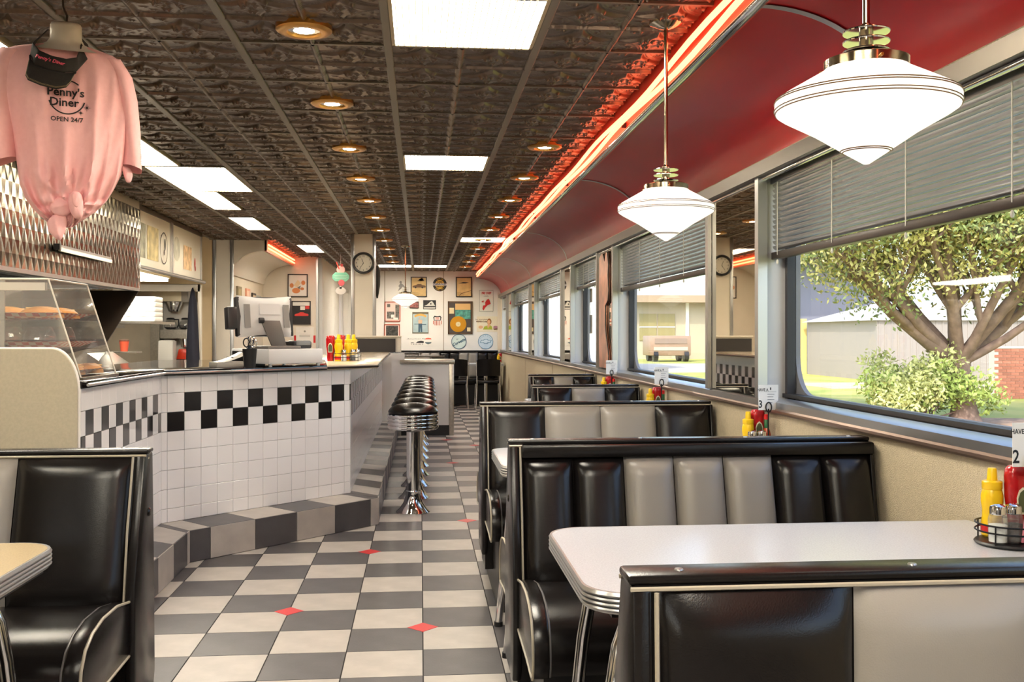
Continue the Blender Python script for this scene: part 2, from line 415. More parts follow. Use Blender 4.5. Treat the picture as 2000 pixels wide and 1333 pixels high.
for k, (z, ph) in enumerate(((2.385, 0), (2.345, 2))):
    t = thing('neon_tube', ['upper orange neon tube running along the red cove', 'lower orange neon tube running along the red cove'][k], 'neon', (1.03, 0, z), 'neon tubes along the red cove')
    pts = [(1.03+.008*sin(y*3.1+ph), y, z+.006*sin(y*2.3+ph)) for y in [YB+.2+i*.25 for i in range(int((YFAR-YB-.3)/.25)+1)]]
    MB().tube(pts, .011, 8).build('tube', neon_m, t)
    for y in range(-3, 18, 2): MB().box(1.028, 1.055, y-.008, y+.008, z-.014, z+.014).build('clip', black_plain, t)

# ---------------------------------------------------------------- far wall and other walls
wf = struct('wall_far')
MB().box(-2.7, 1.66, YFAR, YFAR+.12, -.1, 2.7).build('wall_panel', white_wall, wf)
for x in (-.66, .43): MB().box(x-.008, x+.008, YFAR-.004, YFAR, .95, 2.46).build('seam', mat('grey seam', (170, 160, 146), .5), wf)
MB().box(-1.3, 1.5, YFAR-.012, YFAR, .955, .975).build('chair_rail', mat('rail grey', (160, 156, 150), .4), wf)
MB().box(1.44, 1.5, YFAR-.05, YFAR, 0, 2.05).build('corner_post', cream, wf)
pe = [(1.06, 2.33)]+[(x, z-.004) for x, z in pc]+[(1.5, 0), (1.06, 0)]
dr = struct('door_1')
MB().box(-1.89, -1.83, YFAR-.04, YFAR, 0, 2.09).build('door_frame', white_wall, dr); MB().box(-1.42, -1.33, YFAR-.04, YFAR, 0, 2.09).build('door_frame', white_wall, dr)
MB().box(-1.89, -1.33, YFAR-.05, YFAR, 2.03, 2.1).build('door_head', mat('grey head', (196, 190, 182), .5), dr)
leaf = MB().box(-1.83, -1.42, YFAR-.02, YFAR, 0, 2.03).build('door_leaf', mat('white door', (244, 242, 244), .35), dr)
for x0, x1 in ((-1.79, -1.64), (-1.61, -1.46)): MB().box(x0, x1, YFAR-.026, YFAR-.02, .3, 1.9).build('door_panel', mat('white door panel', (236, 234, 240), .35), leaf, bevel=.004)
MB().box(-1.80, -1.78, YFAR-.07, YFAR-.02, .95, 1.12).build('door_handle', black_plain, leaf)
wk = struct('wall_kitchen_end')
MB().box(-4.6, -2.59, 12.65, 12.75, 1.9, 2.5).build('wall_panel', ochre, wk)
MB().box(-2.72, -2.59, 12.62, 12.75, 0, 2.5).build('pilaster', ochre, wk)
MB().box(-2.59, -2.36, 12.65, 12.75, 0, 2.5).build('wall_panel', cream, wk)
for x in (-2.565, -2.35): MB().box(x-.022, x+.022, 12.635, 12.66, .0, 2.46).build('metal_strip', alum, wk, bevel=.004)
pl = [(-1.92-(x-1.07)*1.02, z+.012) for x, z in pc]
MB().prism([(-2.36, 2.5)]+[(x, z) for x, z in pl[::-1]]+[(-1.92, 2.5)], 'y', 12.65, 12.72).build('wall_panel', cream, wk)
trim2 = struct('trim_2')
MB().grid(lambda u, v: (pl[round(v*18)][0], 12.70+u*2.6, pl[round(v*18)][1]), 1, 18).build('cove', cove_white, trim2, angle=60)
MB().box(-1.95, -1.925, 12.65, 15.3, 2.315, 2.47).build('fascia', mat('salmon fascia', (240, 150, 120), .4), trim2)
t = thing('neon_tube', 'short orange neon tube on the white cove beyond the kitchen', 'neon', (-1.905, 12.7, 2.39))
for z in (2.40, 2.355): MB().tube([(-1.905, 12.7, z), (-1.905, 15.25, z)], .011, 8).build('tube', neon_m, t)
wb = struct('wall_back_left')
MB().box(-2.5, -2.38, 12.75, 15.4, 0, 2.1).build('wall_panel', cream, wb)
MB().box(-2.5, -1.58, 15.3, 15.4, 0, 2.5).build('wall_panel', cream, wb)
MB().box(-1.585, -1.555, 15.29, 15.42, 0, 2.46).build('metal_strip', alum, wb)
MB().box(-1.58, -1.5, 15.4, YFAR, 0, 2.5).build('wall_panel', white_wall, wb)
MB().box(-2.52, -2.5, 12.75, YFAR, 0, 2.5).build('wall_panel', white_wall, wb)
pil = struct('trim_3')
MB().box(-.79, -.545, 11.75, 12.0, 1.05, 2.475).build('pillar', cream, pil)
for x in (-.795, -.54): MB().box(x-.02, x+.02, 11.742, 11.765, 1.05, 2.46).build('metal_strip', alum, pil, bevel=.003)
# kitchen shell
wl = struct('wall_left')
kwall = mat('kitchen wall', (214, 200, 176), .5, noise=(5, .05))
MB().box(-4.7, -4.6, YB, 13.2, 0, 2.6).build('wall_panel', kwall, wl)
MB().box(-4.6, -2.72, 13.1, 13.2, 0, 2.6).build('wall_panel', kwall, wl)
MB().box(-2.6, -2.5, 4.5, 9.1, 2.385, 2.5).build('soffit', mat('soffit grey', (150, 142, 128), .4), wl)
# dining side wall left of the camera with unseen windows added to give fill light from that side, and the wall behind the camera
MB().box(-2.75, -2.6, YB, 4.4, -.1, .95).build('wainscot', wall_tex, wl)
MB().box(-2.75, -2.6, YB, 4.4, 2.0, 2.6).build('header', cream, wl)
for a, c in ((YB, -3.5), (-.9, -.3), (2.3, 4.4)): MB().box(-2.75, -2.6, a, c, .95, 2.0).build('pier', cream, wl)
for n, (a, c) in enumerate(((-3.5, -.9), (-.3, 2.3))):
    w = struct('window_%d' % (n+9)); MB().add([(-2.7, a, .95), (-2.7, c, .95), (-2.7, c, 2.0), (-2.7, a, 2.0)], [(0, 1, 2, 3)]).build('pane', glass_win, w)
    for y in (a, c-.04): MB().box(-2.73, -2.65, y, y+.04, .95, 2.0).build('frame', alum, w)
MB().box(-4.6, -2.6, 4.3, 4.4, 0, 2.6).build('return_wall', cream, wl)
wbk = struct('wall_behind'); MB().box(-2.75, 1.66, YB-.1, YB, -.1, 2.6).build('wall_panel', cream, wbk)
rf = struct('roof'); MB().box(-4.8, 1.75, YB-.2, YFAR+.3, 2.7, 2.95).build('roof_slab', black_plain, rf)

# ================================================================ CEILING LIGHTS
prism_m = panel_lit
def ceiling_panel(x0, x1, y0, y1, label, group='ceiling light panels'):
    t = thing('ceiling_light', label, 'ceiling light', ((x0+x1)/2, (y0+y1)/2, ZC-.012), group)
    b = MB(); w = .014
    for q in ((x0, x1, y0, y0+w), (x0, x1, y1-w, y1), (x0, x0+w, y0, y1), (x1-w, x1, y0, y1)): b.box(*q, ZC-.012, ZC+.025)
    b.build('frame', mat('light frame', (190, 172, 138), .4, .3), t)
    n = max(4, int((x1-x0)/.02))
    MB().grid(lambda u, v: (x0+w+u*(x1-x0-2*w), y0+w+v*(y1-y0-2*w), ZC-.003-.003*(round(u*2*n) % 2)), 2*n, 1).build('diffuser', prism_m, t, smooth=False)
    b = MB(); q = x0+w+.012
    while q < x1-w-.01: b.box(q-.0022, q+.0022, y0+w, y1-w, ZC-.011, ZC-.008); q += .024
    tag(b.build('lens_ribs', mat('cream lens rib', (240, 228, 196), .5, emit=.42, ecol=(255, 240, 206)), t, smooth=False, recalc=False), kind='stuff')
    return t
gx = lambda i: CX+i*TC+.017
ceiling_panel(gx(-1), gx(0)-.034, CY-2*TC+.01, CY-.01, 'big ribbed light panel overhead, cut by the top of the picture')
ceiling_panel(gx(-1), gx(0)-.034, CY+4*TC+.01, CY+5*TC-.01, 'square ribbed light panel in the middle ceiling lane')
ceiling_panel(gx(-4), gx(-3)-.034, CY+5*TC+.01, CY+7*TC-.01, 'large white light panel over the angled counter')
ceiling_panel(gx(-4), gx(-4)+.27, CY+3*TC+.01, CY+5*TC-.01, 'narrow light panel just behind the pink shirt')
ceiling_panel(gx(-4), gx(-4)+.27, CY+7*TC+.01, CY+9*TC-.01, 'narrow light panel touching the large one over the counter')
ceiling_panel(gx(-4), gx(-4)+.27, CY-TC+.01, CY+TC-.01, 'narrow light panel at the shirt shoulder by the picture edge')
ceiling_panel(gx(-4), gx(-4)+.27, CY+10*TC+.01, CY+12*TC-.01, 'narrow light panel over the cash register')
ceiling_panel(CX-4*TC+TC*.53, gx(-3)-.034, CY+15*TC+.01, CY+17*TC-.01, 'narrow light panel beyond the kitchen end wall')
ceiling_panel(gx(0), 1.045, CY+13*TC+.01, CY+14*TC-.01, 'light panel tucked against the red cove')
ceiling_panel(gx(-2), gx(-1)-.034, CY+21*TC+.01, CY+22*TC-.01, 'thin bright light panel by the far wall, nearer the clock pillar')
ceiling_panel(gx(-1), gx(0)-.034, CY+21*TC+.01, CY+22*TC-.01, 'thin bright light panel by the far wall, nearer the red cove')
ceiling_panel(gx(-1), gx(0)-.034, CY-7*TC+.01, CY-5*TC-.01, 'ribbed light panel in the ceiling behind the camera')
ceiling_panel(gx(-4), gx(-4)+.27, CY-5*TC+.01, CY-3*TC-.01, 'added narrow fill-light panel over the kitchen-side booth, behind the camera')  # out of view, added as frontal fill on shirt, tiles and booth
ceiling_panel(gx(-3), gx(-2)-.034, CY-8*TC+.01, CY-6*TC-.01, 'added large fill-light panel farthest behind the camera')  # second unseen panel added to brighten the camera-facing sides
ordw = ['first', 'second', 'third', 'fourth', 'fifth', 'sixth', 'seventh', 'eighth', 'ninth', 'tenth', 'eleventh', 'twelfth']
dl = thing('recessed_light', 'first brass-ringed recessed light of the row over the counter side', 'recessed light', (0, 0, 0), 'recessed lights on the counter side')
MB().lathe([(.062, -.004), (.066, -.012), (.072, -.014), (.1, -.010), (.108, -.004), (.108, .014)], n=28).build('trim_ring', brass, dl)
MB().lathe([(.063, -.005), (.05, -.003), (0, -.002)], n=24).build('reflector', chrome, dl)
MB().lathe([(0, -.0085), (.03, -.0075), (.044, -.004), (.044, -.003)], n=20).build('bulb', lamp_lit, dl)
for k in range(11):
    lab = ordw[k]+' brass-ringed recessed light of the row over the counter side'
    p = (-.447, 3.87+1.2192*k, ZC-.016)
    if k == 0: dl.location = p; dl['label'] = lab
    else: dup(dl, p, label=lab, group='recessed lights on the counter side')
for k in range(10):
    dup(dl, (.775, 6.15+1.2192*k, ZC-.016), label=ordw[k]+' recessed light of the row nearest the red cove', group='recessed lights on the cove side')

# pendants
def pendant(x, y, label, ztip=1.615):
    t = thing('pendant_lamp', label, 'lamp', (x, y, ztip), 'opal pendant lamps'); z = ztip
    shd_ = MB().lathe([(0, 0), (.006, .001), (.048, .028), (.052, .031), (.105, .066), (.165, .1), (.178, .109), (.181, .118), (.181, .130), (.176, .139), (.16, .149), (.088, .190), (.082, .196), (.08, .2)], (x, y, z), 48).build('shade', opal, t)
    ln = mat('bronze stripe', (120, 88, 50), .4, .5)
    for r, h in ((.0505, .0285), (.046, .026), (.1800, .1115), (.1822, .1165), (.1818, .1315), (.179, .1365)):
        MB().tube([(x+r*cos(2*pi*i/48), y+r*sin(2*pi*i/48), z+h) for i in range(48)], .0012, 5, closed=True).build('stripe', ln, shd_)
    nick = mat('aged nickel', (186, 172, 148), .14, 1)
    fit_ = MB().lathe([(.082, .192), (.084, .192), (.084, .212), (.07, .218), (.03, .222), (.024, .226)], (x, y, z), 32).build('fitter', nick, t)
    for k in range(3): MB().lathe([(.046, .228+.02*k), (.047, .230+.02*k), (.046, .232+.02*k)], (x, y, z), 28).build('disc', chrome, t)
    MB().lathe([(.014, .218), (.014, .282), (.008, .288)], (x, y, z), 16).build('stem', nick, t)
    MB().cyl((x, y, z+.28), (x, y, ZC-.02), .0075, n=12).build('rod', nick, t)
    MB().lathe([(.008, -.03), (.03, -.024), (.062, -.01), (.064, 0)], (x, y, ZC-.008), 24).build('canopy', nick, t)
    for q in range(3): MB().cyl((x+.084*cos(q*2.1+.4), y+.084*sin(q*2.1+.4), z+.2), (x+.094*cos(q*2.1+.4), y+.094*sin(q*2.1+.4), z+.2), .003, n=8).build('thumb_screw', brass, fit_)
pendant(.905, 1.94, 'large opal pendant lamp over the nearest booth table')
pendant(.925, 3.67, 'opal pendant lamp over the second booth table', 1.622)
pendant(-.2, 13.3, 'small distant opal pendant lamp hanging before the far wall', 1.62)

# ================================================================ COUNTER
F = [Vector((-1.487, 4.5)), Vector((-1.487, 5.85)), Vector((-.485, 6.861)), Vector((-.485, 12.5))]
G = [Vector((-1.28, 4.5)), Vector((-1.28, 5.63)), Vector((-.284, 6.645)), Vector((-.284, 12.5))]
ct = thing('lunch_counter', 'white tiled lunch counter with a black checker band and angled corner', 'counter', (-1.2, 8, 0))
core = [(-1.495, 4.5), (-1.495, 5.853), (-.493, 6.864), (-.493, 12.5), (-.9, 12.5), (-.9, 7.6), (-2.05, 6.45), (-2.05, 4.5)]
MB().prism(core, 'z', 0, 1.03).build('body', grout, ct)
TW = .1113; rows = [(.18, .2585)]+[(.2585+.1117*k, .2585+.1117*(k+1)) for k in range(6)]+[(.9287, 1.03)]
def wall_tile_mesh(w, h, m):
    me = MB().box(.001, w-.001, -.002, .006, .001, h-.001).mesh('wall_tile', bevel=.0012, seg=1); me.materials.append(m); return me
def tile_face(A, B, first, blackfn, name='wall_tile'):
    d = (B-A); L = d.length; d = d/L; ang = math.atan2(d.y, d.x); x = 0; c = 0; cache = {}
    w = first
    while x < L-.004:
        w = min(w, L-x)
        for r, (z0, z1) in enumerate(rows):
            m = black_tile if (r in (5, 6) and blackfn(c, r)) else white_tile
            key = (round(w, 4), round(z1-z0, 4), m.name)
            if key not in cache: cache[key] = wall_tile_mesh(w, z1-z0, m)
            p = A+d*x; inst(cache[key], name, ct, (p.x, p.y, z0), ang)
        x += w; w = TW; c += 1
# the face must look outward (to the right of travel A->B), tile front is local -y
tile_face(F[0], F[1]-Vector((0, .001)), .06, lambda c, r: (c+r) % 2 == 1)
tile_face(F[1], F[2], .04, lambda c, r: c > 0 and c < 13 and (c+r) % 2 == 0)
bw, bb = MB(), MB(); y = F[2].y; c = 0
while y < 12.49:
    y1 = min(y+TW, 12.5)
    for r, (z0, z1) in enumerate(rows):
        (bb if r in (5, 6) and (c+r) % 2 == 0 else bw).box(-.486, -.479, y+.001, y1-.001, z0+.001, z1-.001)
    y = y1; c += 1
tag(bw.build('white_tile_field', white_tile, ct, smooth=False), kind='stuff'); tag(bb.build('black_tile_field', black_tile, ct, smooth=False), kind='stuff')
# foot platform
pf = thing('counter_platform', 'checkered grey tiled foot platform along the counter base', 'platform', (-.6, 8, 0))
MB().prism([tuple(p+Vector((-.004, .004))) for p in G]+[tuple(p) for p in F[::-1]], 'z', 0, .174).build('body', floor_grout, pf)
def plat(i, cuts, start):
    A, B, a, b = G[i], G[i+1], F[i], F[i+1]; L = (B-A).length
    for k in range(len(cuts)-1):
        s, e = cuts[k]/L, cuts[k+1]/L; q = .002/L
        p0, p1, r1, r0 = A.lerp(B, s+q), A.lerp(B, e-q), a.lerp(b, e-q), a.lerp(b, s+q)
        dark = (k+start) % 2
        MB().prism([tuple(p0), tuple(p1), tuple(r1), tuple(r0)], 'z', .172, .18).build('top_tile', tile_light if dark else tile_dark, pf, smooth=False)
        n = Vector(((B-A).y, -(B-A).x)).normalized()*.006
        MB().prism([tuple(p0), tuple(p1), tuple(p1+n), tuple(p0+n)], 'z', .003, .178).build('face_tile', tile_dark if dark else tile_light, pf, smooth=False)
plat(0, [0, .16, .465, .77, 1.07, 1.13], 0)
plat(1, [0, .135, .44, .745, 1.05, 1.355, 1.422], 1)
plat(2, [0]+[.10+.3048*k for k in range(19)]+[5.855], 0)
# worktops
T0, T1 = 1.032, 1.064
o = .021
top_poly = [(-1.46, 4.5), (-1.46, 5.82), (-.62, 6.675), (-.78, 8.2), (-2.1, 8.2), (-2.1, 4.5)]
ctop = thing('worktop', 'glossy black worktop under the cash register', 'worktop', (-1.3, 6.5, T0))
MB().prism(top_poly, 'z', T0, T1).build('slab', dark_gloss, ctop, bevel=.003)
MB().tube([(-1.455, 4.5, T0+.014), (-1.455, 5.818, T0+.014), (-.62, 6.668, T0+.014)], .007, 8).build('edge_strip', alum, ctop)
c2 = thing('lunch_bar_worktop', 'beige lunch bar top above the row of stools', 'worktop', (-.5, 9.5, T0))
MB().prism([(-.62, 6.675), (-.30, 7.0), (-.355, 11.6), (-1.0, 11.6), (-1.0, 8.2), (-.78, 8.2)], 'z', T0, T1).build('slab', mat('beige bar laminate', (205, 188, 160), .18), c2, bevel=.003)
MB().tube([(-.62, 6.668, T0+.014), (-.299, 6.995, T0+.014), (-.35, 11.6, T0+.014)], .008, 8).build('edge_strip', mat('dark edge', (70, 66, 62), .3, .7), c2)
ep = thing('counter_end_screen', 'low beige-capped screen with dark panel at the far counter end', 'partition', (-.6, 11.65, T1))
MB().box(-1.0, -.225, 11.62, 11.72, T1, 1.235).build('board', cream, ep); MB().box(-1.01, -.22, 11.6, 11.73, 1.235, 1.255).build('cap', cream, ep, bevel=.004)
MB().box(-1.0, -.29, 11.605, 11.622, T1, 1.222).build('dark_panel', mat('dark brown laminate', (44, 38, 36), .5), ep)
ew = thing('counter_end_wall', 'white end wall where the stool row stops', 'partition', (-.4, 12.53, 0))
MB().box(-.9, -.2, 12.5, 12.58, 0, 1.03).build('board', white_wall, ew); MB().box(-.36, -.2, 12.44, 12.5, .18, 1.03).build('corner_board', white_wall, ew)
lc = thing('low_cabinet', 'low white divider cabinet with metal edge past the stools', 'cabinet', (.1, 12.6, 0))
MB().box(-.245, .40, 12.45, 12.9, .13, .9).build('body', mat('white laminate', (232, 228, 222), .35), lc); MB().box(-.24, .38, 12.47, 12.88, 0, .13).build('kick_board', black_plain, lc)
MB().box(-.25, .43, 12.42, 12.93, .9, .952).build('top_edge', steel, lc, bevel=.004); MB().box(.36, .42, 12.44, 12.5, 0, .9).build('corner_trim', steel, lc, bevel=.004)

# ---------------------------------------------------------------- stools
st = thing('bar_stool', '', 'stool', (0, 0, 0), 'chrome stools along the lunch counter')
MB().lathe([(0, .782), (.06, .779), (.12, .768), (.163, .745), (.178, .722), (.176, .708), (.0, .706)], n=40).build('cushion', black_vinyl, st)
rp = [(.168, .706)]
for k in range(4): rp += [(.181, .702-.027*k), (.183, .694-.027*k), (.181, .686-.027*k), (.174, .682-.027*k), (.174, .679-.027*k)]
rp += [(.166, .592), (.03, .592)]
MB().lathe(rp, n=48).build('seat_ring', chrome, st)
MB().lathe([(.047, .595), (.047, .155)], n=28).build('column', chrome, st)
MB().lathe([(.05, .157), (.052, .152), (.05, .146), (.056, .11), (.07, .068), (.095, .032), (.116, .012), (.122, .005), (.122, 0)], n=40).build('base', chrome, st)
MB().lathe([(.05, .593), (.085, .588), (.05, .575)], n=24).build('swivel_plate', black_plain, st)
for k in range(9):
    p = (-.052+.005*k, 7.1+.615*k, 0); lab = (['nearest', 'second', 'third', 'fourth', 'fifth', 'sixth', 'seventh', 'eighth', 'farthest'][k])+' chrome stool with a black seat in the counter row'
    if k == 0: st.location = p; st['label'] = lab
    else: dup(st, p, label=lab)

# ================================================================ BOOTHS
def TB(z): return min(.125, .026+.26*max(0, .93-z))      # half thickness of a booth back on a seat side
def puff(x0, x1, z0, z1, y, s, d, tb=None):
    def fn(u, v):
        a = 1-abs(2*u-1)**3.2; bz = min(1, v/.12, (1-v)/.10); bz = 1-(1-max(0, bz))**2.5; z = z0+v*(z1-z0)
        yy = y if tb is None else s*tb(z)
        return (x0+u*(x1-x0), yy+s*(.003+d*a**.55*bz), z)
    return MB().grid(fn, 18, 22)
def seat_profile(s, g=0):
    pts = [(.11, .365-g), (.40, .355-g), (.50, .345-g), (.535+g, .345-g), (.548+g, .37), (.55+g, .40), (.54+g, .445+g), (.51+g, .485+g), (.46, .512+g), (.38, .526+g), (.26, .525+g), (.14, .505+g), (.11, .49+g)]
    return [(s*a, z) for a, z in pts]
def booth(label, loc, L, panels, sides=(-1, 1), frieze=False, rz=0, zt=.93, group='booth benches', rear=False):
    t = thing('booth_bench', label, 'booth', (0, 0, 0), group)
    k0 = zt-.93; tb = lambda z: TB(z-k0)
    zc = zt-.014; seats = (1,) if rear else sides
    hs_ = lambda s, z: tb(z) if s in seats else .03+.02*max(0, .93-z)
    MB().prism([(s*hs_(s, z), z) for s, z in ((-1, .12), (1, .12), (1, .5), (1, zc), (-1, zc), (-1, .5))], 'x', 0, L).build('back_core', black_vinyl, t)
    MB().prism([(s*(hs_(s, z)+e), z) for s, z, e in ((-1, .25, .024), (-1, .19, 0), (1, .19, 0), (1, .25, .024), (1, .55, .022), (1, zc, .012), (-1, zc, .012), (-1, .55, .022))], 'x', -.016, .012).build('end_border', black_vinyl, t, bevel=.006)
    cap_ = MB().box(-.02, L, -.034, .034, zc, zt).build('top_cap', black_vinyl, t, bevel=.005, seg=2)
    for x in [.06+k*(L-.12)/3 for k in range(4)]:
        MB().lathe([(.007, 0), (.006, .003), (0, .004)], (x, -.004, zt-.001), 12).build('stud', alum, cap_)
    MB().lathe([(.014, 0), (.009, .004), (0, .0045)], n=12).build('button', black_vinyl, t).matrix_local = Matrix.Translation((-.016, 0, .74)) @ Matrix.Rotation(-pi/2, 4, 'Y')
    zp = zc-.004-(.036 if frieze else 0)
    for s in ((-1, 1) if rear else sides):
        bare = rear and s == -1; zl = .2 if bare else .46
        yt = lambda z, e=0: s*(hs_(s, z)+e)
        MB().tube([(-.018, s*.04, zc-.004), (L, s*.04, zc-.004)], .0036, 6).build('piping', piping_m, t)
        MB().tube([(.016, yt(zc, .022), zc-.006), (.016, yt(.7, .026), .7), (.016, yt(zl, .028), zl)], .0036, 6).build('piping', piping_m, t)
        if frieze: MB().box(.02, L, min(0, yt(zp, .03)), max(0, yt(zp, .03)), zp, zc).build('top_band', black_vinyl, t, bevel=.006)
        n = len(panels); x = .022; w = (L-.022-.012)/n
        for k, ch in enumerate(panels):
            puff(x+k*w+.001, x+(k+1)*w-.001, zl, zp, 0, s, .034 if n < 6 else .044, lambda z: hs_(s, z)).build('back_panel', black_vinyl if ch == 'b' else grey_vinyl, t, angle=70)
        MB().prism([(0, .3), (yt(.3, .03), .3), (yt(zp, .026), zp), (0, zp)], 'x', L-.014, L).build('side_band', black_vinyl, t, bevel=.004)
        if bare: continue
        sc_ = MB().prism(seat_profile(s), 'x', .045, L).build('seat_cushion', black_vinyl, t, angle=50)
        se_ = MB().prism(seat_profile(s, .006), 'x', .0, .046).build('seat_end', black_vinyl, t, bevel=.006, angle=50)
        MB().tube([(.0, a, z) for a, z in seat_profile(s, .005)], .004, 6, closed=True).build('piping', piping_m, se_)
        MB().tube([(.048, a, z) for a, z in seat_profile(s, .001)[3:]], .003, 6).build('piping', mat('dark piping', (92, 88, 88), .4), sc_)
        MB().box(.04, L, min(0, s*.46), max(0, s*.46), .0, .36).build('base', black_plain, t)
    if rear: MB().box(.04, L, -.1, 0, 0, .2).build('base', black_plain, t)
    t.location = loc; t.rotation_euler = (0, 0, rz); return t
booth('black and grey booth bench nearest the camera, seen from behind', (.31, 1.397, 0), 1.17, 'bggb', rear=True)
booth('double booth bench with seven narrow channels behind the nearest table', (.30, 3.18, 0), 1.18, 'bbgggbb', frieze=True)
booth('double booth bench with four wide panels, third from the camera', (.315, 4.95, 0), 1.16, 'bggb')
booth('shorter booth bench with three panels, fourth from the camera', (.765, 6.62, 0), .71, 'bgb')
booth('shortest booth bench with three panels, fifth from the camera', (.935, 8.38, 0), .545, 'bgb')
booth('black and grey booth bench on the kitchen side, cut by the picture edge', (-.82, 3.03, 0), 1.32, 'bggb', rz=pi, sides=(1,))
booth('matching booth bench behind the camera on the kitchen side', (-.82, 1.2, 0), 1.32, 'bggb', rz=pi, sides=(-1,))

# ---------------------------------------------------------------- tables
def table(label, x0, x1, y0, y1, top=laminate, open_lo=True, legs=True):
    t = thing('diner_table', label, 'table', ((x0+x1)/2, (y0+y1)/2, 0), 'chrome-edged booth tables')
    r = .095; rr = [r, .01, .01, r] if open_lo else [.01, r, r, .01]
    def ring(o, z): return [(x, y, z) for x, y in rrect(x0-o, x1+o, y0-o, y1+o, rr, 8)]
    MB().prism(rrect(x0, x1, y0, y1, rr, 8), 'z', .735, .762).build('table_top', top, t)
    prof = [(.0, .7615), (.005, .7615)]
    for k in range(4): z = .758-.0095*k; prof += [(.0065, z), (.008, z-.003), (.0065, z-.006), (.003, z-.0085)]
    prof += [(.002, .718), (-.02, .718)]
    MB().loft([ring(o, z) for o, z in prof], cap=False).build('edge_band', alum, t, angle=25)
    MB().box(x0+.05, x1-.02, y0+.05, y1-.05, .70, .735).build('apron', black_plain, t)
    if legs:
        sg = 1 if open_lo else -1; xa = x0 if open_lo else x1; ym = (y0+y1)/2
        for s in (-1, 1):
            p = [Vector((xa+sg*.20, ym+s*.13, .715)), Vector((xa+sg*.15, ym+s*.15, .705)), Vector((xa+sg*.11, ym+s*.17, .67)), Vector((xa+sg*.085, ym+s*.18, .61)), Vector((xa+sg*.07, ym+s*.185, .52)), Vector((xa+sg*.02, ym+s*.21, .0))]
            lg_ = MB().tube(p, .0165, 14).build('leg', chrome, t); MB().cyl((p[-1].x, p[-1].y, 0), (p[-1].x, p[-1].y, .02), .019, n=14).build('leg_tip', black_plain, lg_)
        MB().box(min(xa+sg*.1, xa+sg*.9), max(xa+sg*.1, xa+sg*.9), ym-.05, ym+.05, .68, .70).build('under_rail', steel, t)
    return t
table('speckled white table with ribbed metal edge nearest the camera', .332, 1.485, 1.905, 2.57)
table('white table between the second and third booth benches', .318, 1.485, 3.745, 4.41)
table('white table between the third and fourth booth benches', .36, 1.485, 5.46, 6.1)
table('small white table between the fourth and fifth booth benches', .82, 1.485, 7.2, 7.8)
table('cream speckled table with ribbed edge at the lower left', -2.05, -.875, 1.85, 2.5, laminate_b, open_lo=False)

# ================================================================ TABLETOP CONDIMENTS
ZT = .762
yel = mat('mustard yellow plastic', (240, 196, 22), .3); redp = mat('ketchup red plastic', (176, 20, 26), .2, coat=.3)
lab_w = mat('bottle label', (232, 224, 200), .5); lab_g = mat('green cap sleeve', (30, 96, 56), .4); sauce_m = mat('hot sauce', (168, 62, 30), .15)
redcap = mat('red cap', (206, 30, 30), .35); glass_j = clear('shaker glass', (246, 248, 246), .1, .03, body=.08); salt_m = mat('salt', (244, 244, 242), .8); pepper_m = mat('pepper', (52, 42, 36), .9)
wire_m = mat('black wire', (22, 22, 24), .4, .3); pink_m = mat('pink packet', (236, 142, 166), .5)
def grow(t, k): t.scale = (k, k, k); return t
def mustard(p, label, group='mustard bottles'):
    t = thing('mustard_bottle', label, 'bottle', p, group); c = p
    MB().lathe([(.022, 0), (.025, .004), (.0255, .03), (.0225, .052), (.0225, .066), (.0255, .085), (.0255, .1), (.023, .112), (.0215, .116)], c, 24).build('body', yel, t)
    MB().lathe([(.0225, .116), (.0235, .118), (.0235, .134), (.022, .136), (.0125, .138), (.012, .142), (.0105, .165), (.009, .168), (0, .169)], c, 24).build('cap', yel, t)
    MB().lathe([(.0258, .01), (.026, .012), (.026, .028), (.0258, .03)], c, 24).build('label_band', redcap, t); return t
def ketchup(p, label, rz=0, group='ketchup bottles'):
    t = thing('ketchup_bottle', label, 'bottle', p, group)
    def ring(z, a, b): return [(p[0]+a*cos(q)*(abs(cos(q))**-.25 if abs(cos(q)) > .05 else 1)*.94, p[1]+b*sin(q), p[2]+z) for q in [2*pi*i/28 for i in range(28)]]
    MB().loft([ring(0, .024, .018), ring(.02, .026, .02), ring(.05, .025, .019), ring(.1, .033, .022), ring(.15, .034, .0225), ring(.168, .031, .021), ring(.175, .024, .017), ring(.171, .016, .01)]).build('body', redp, t)
    a = [(-.014, .06), (.014, .06), (.016, .1), (.01, .118), (0, .126), (-.01, .118), (-.016, .1)]
    pl_ = MB().prism([(p[0]+x, p[2]+z) for x, z in a], 'y', p[1]-.0245, p[1]-.0225).build('paper_label', lab_w, t)
    MB().prism([(p[0]+x*.8, p[2]+.016+z*.82) for x, z in a], 'y', p[1]-.0255, p[1]-.0243).build('label_print', mat('label green', (84, 92, 60), .5), pl_); return t
def hot_sauce(p, label):
    t = thing('hot_sauce_bottle', label, 'bottle', p, 'hot sauce bottles')
    MB().lathe([(.016, 0), (.018, .004), (.018, .07), (.015, .085), (.0095, .1), (.0085, .116)], p, 20).build('body', sauce_m, t)
    MB().lathe([(.0102, .1), (.0102, .135), (.0095, .136)], p, 16).build('neck_sleeve', lab_g, t)
    MB().lathe([(.0105, .136), (.0105, .156), (.008, .158), (0, .158)], p, 16).build('cap', redcap, t)
    MB().lathe([(.0184, .015), (.0184, .06)], p, 20).build('paper_label', lab_w, t)
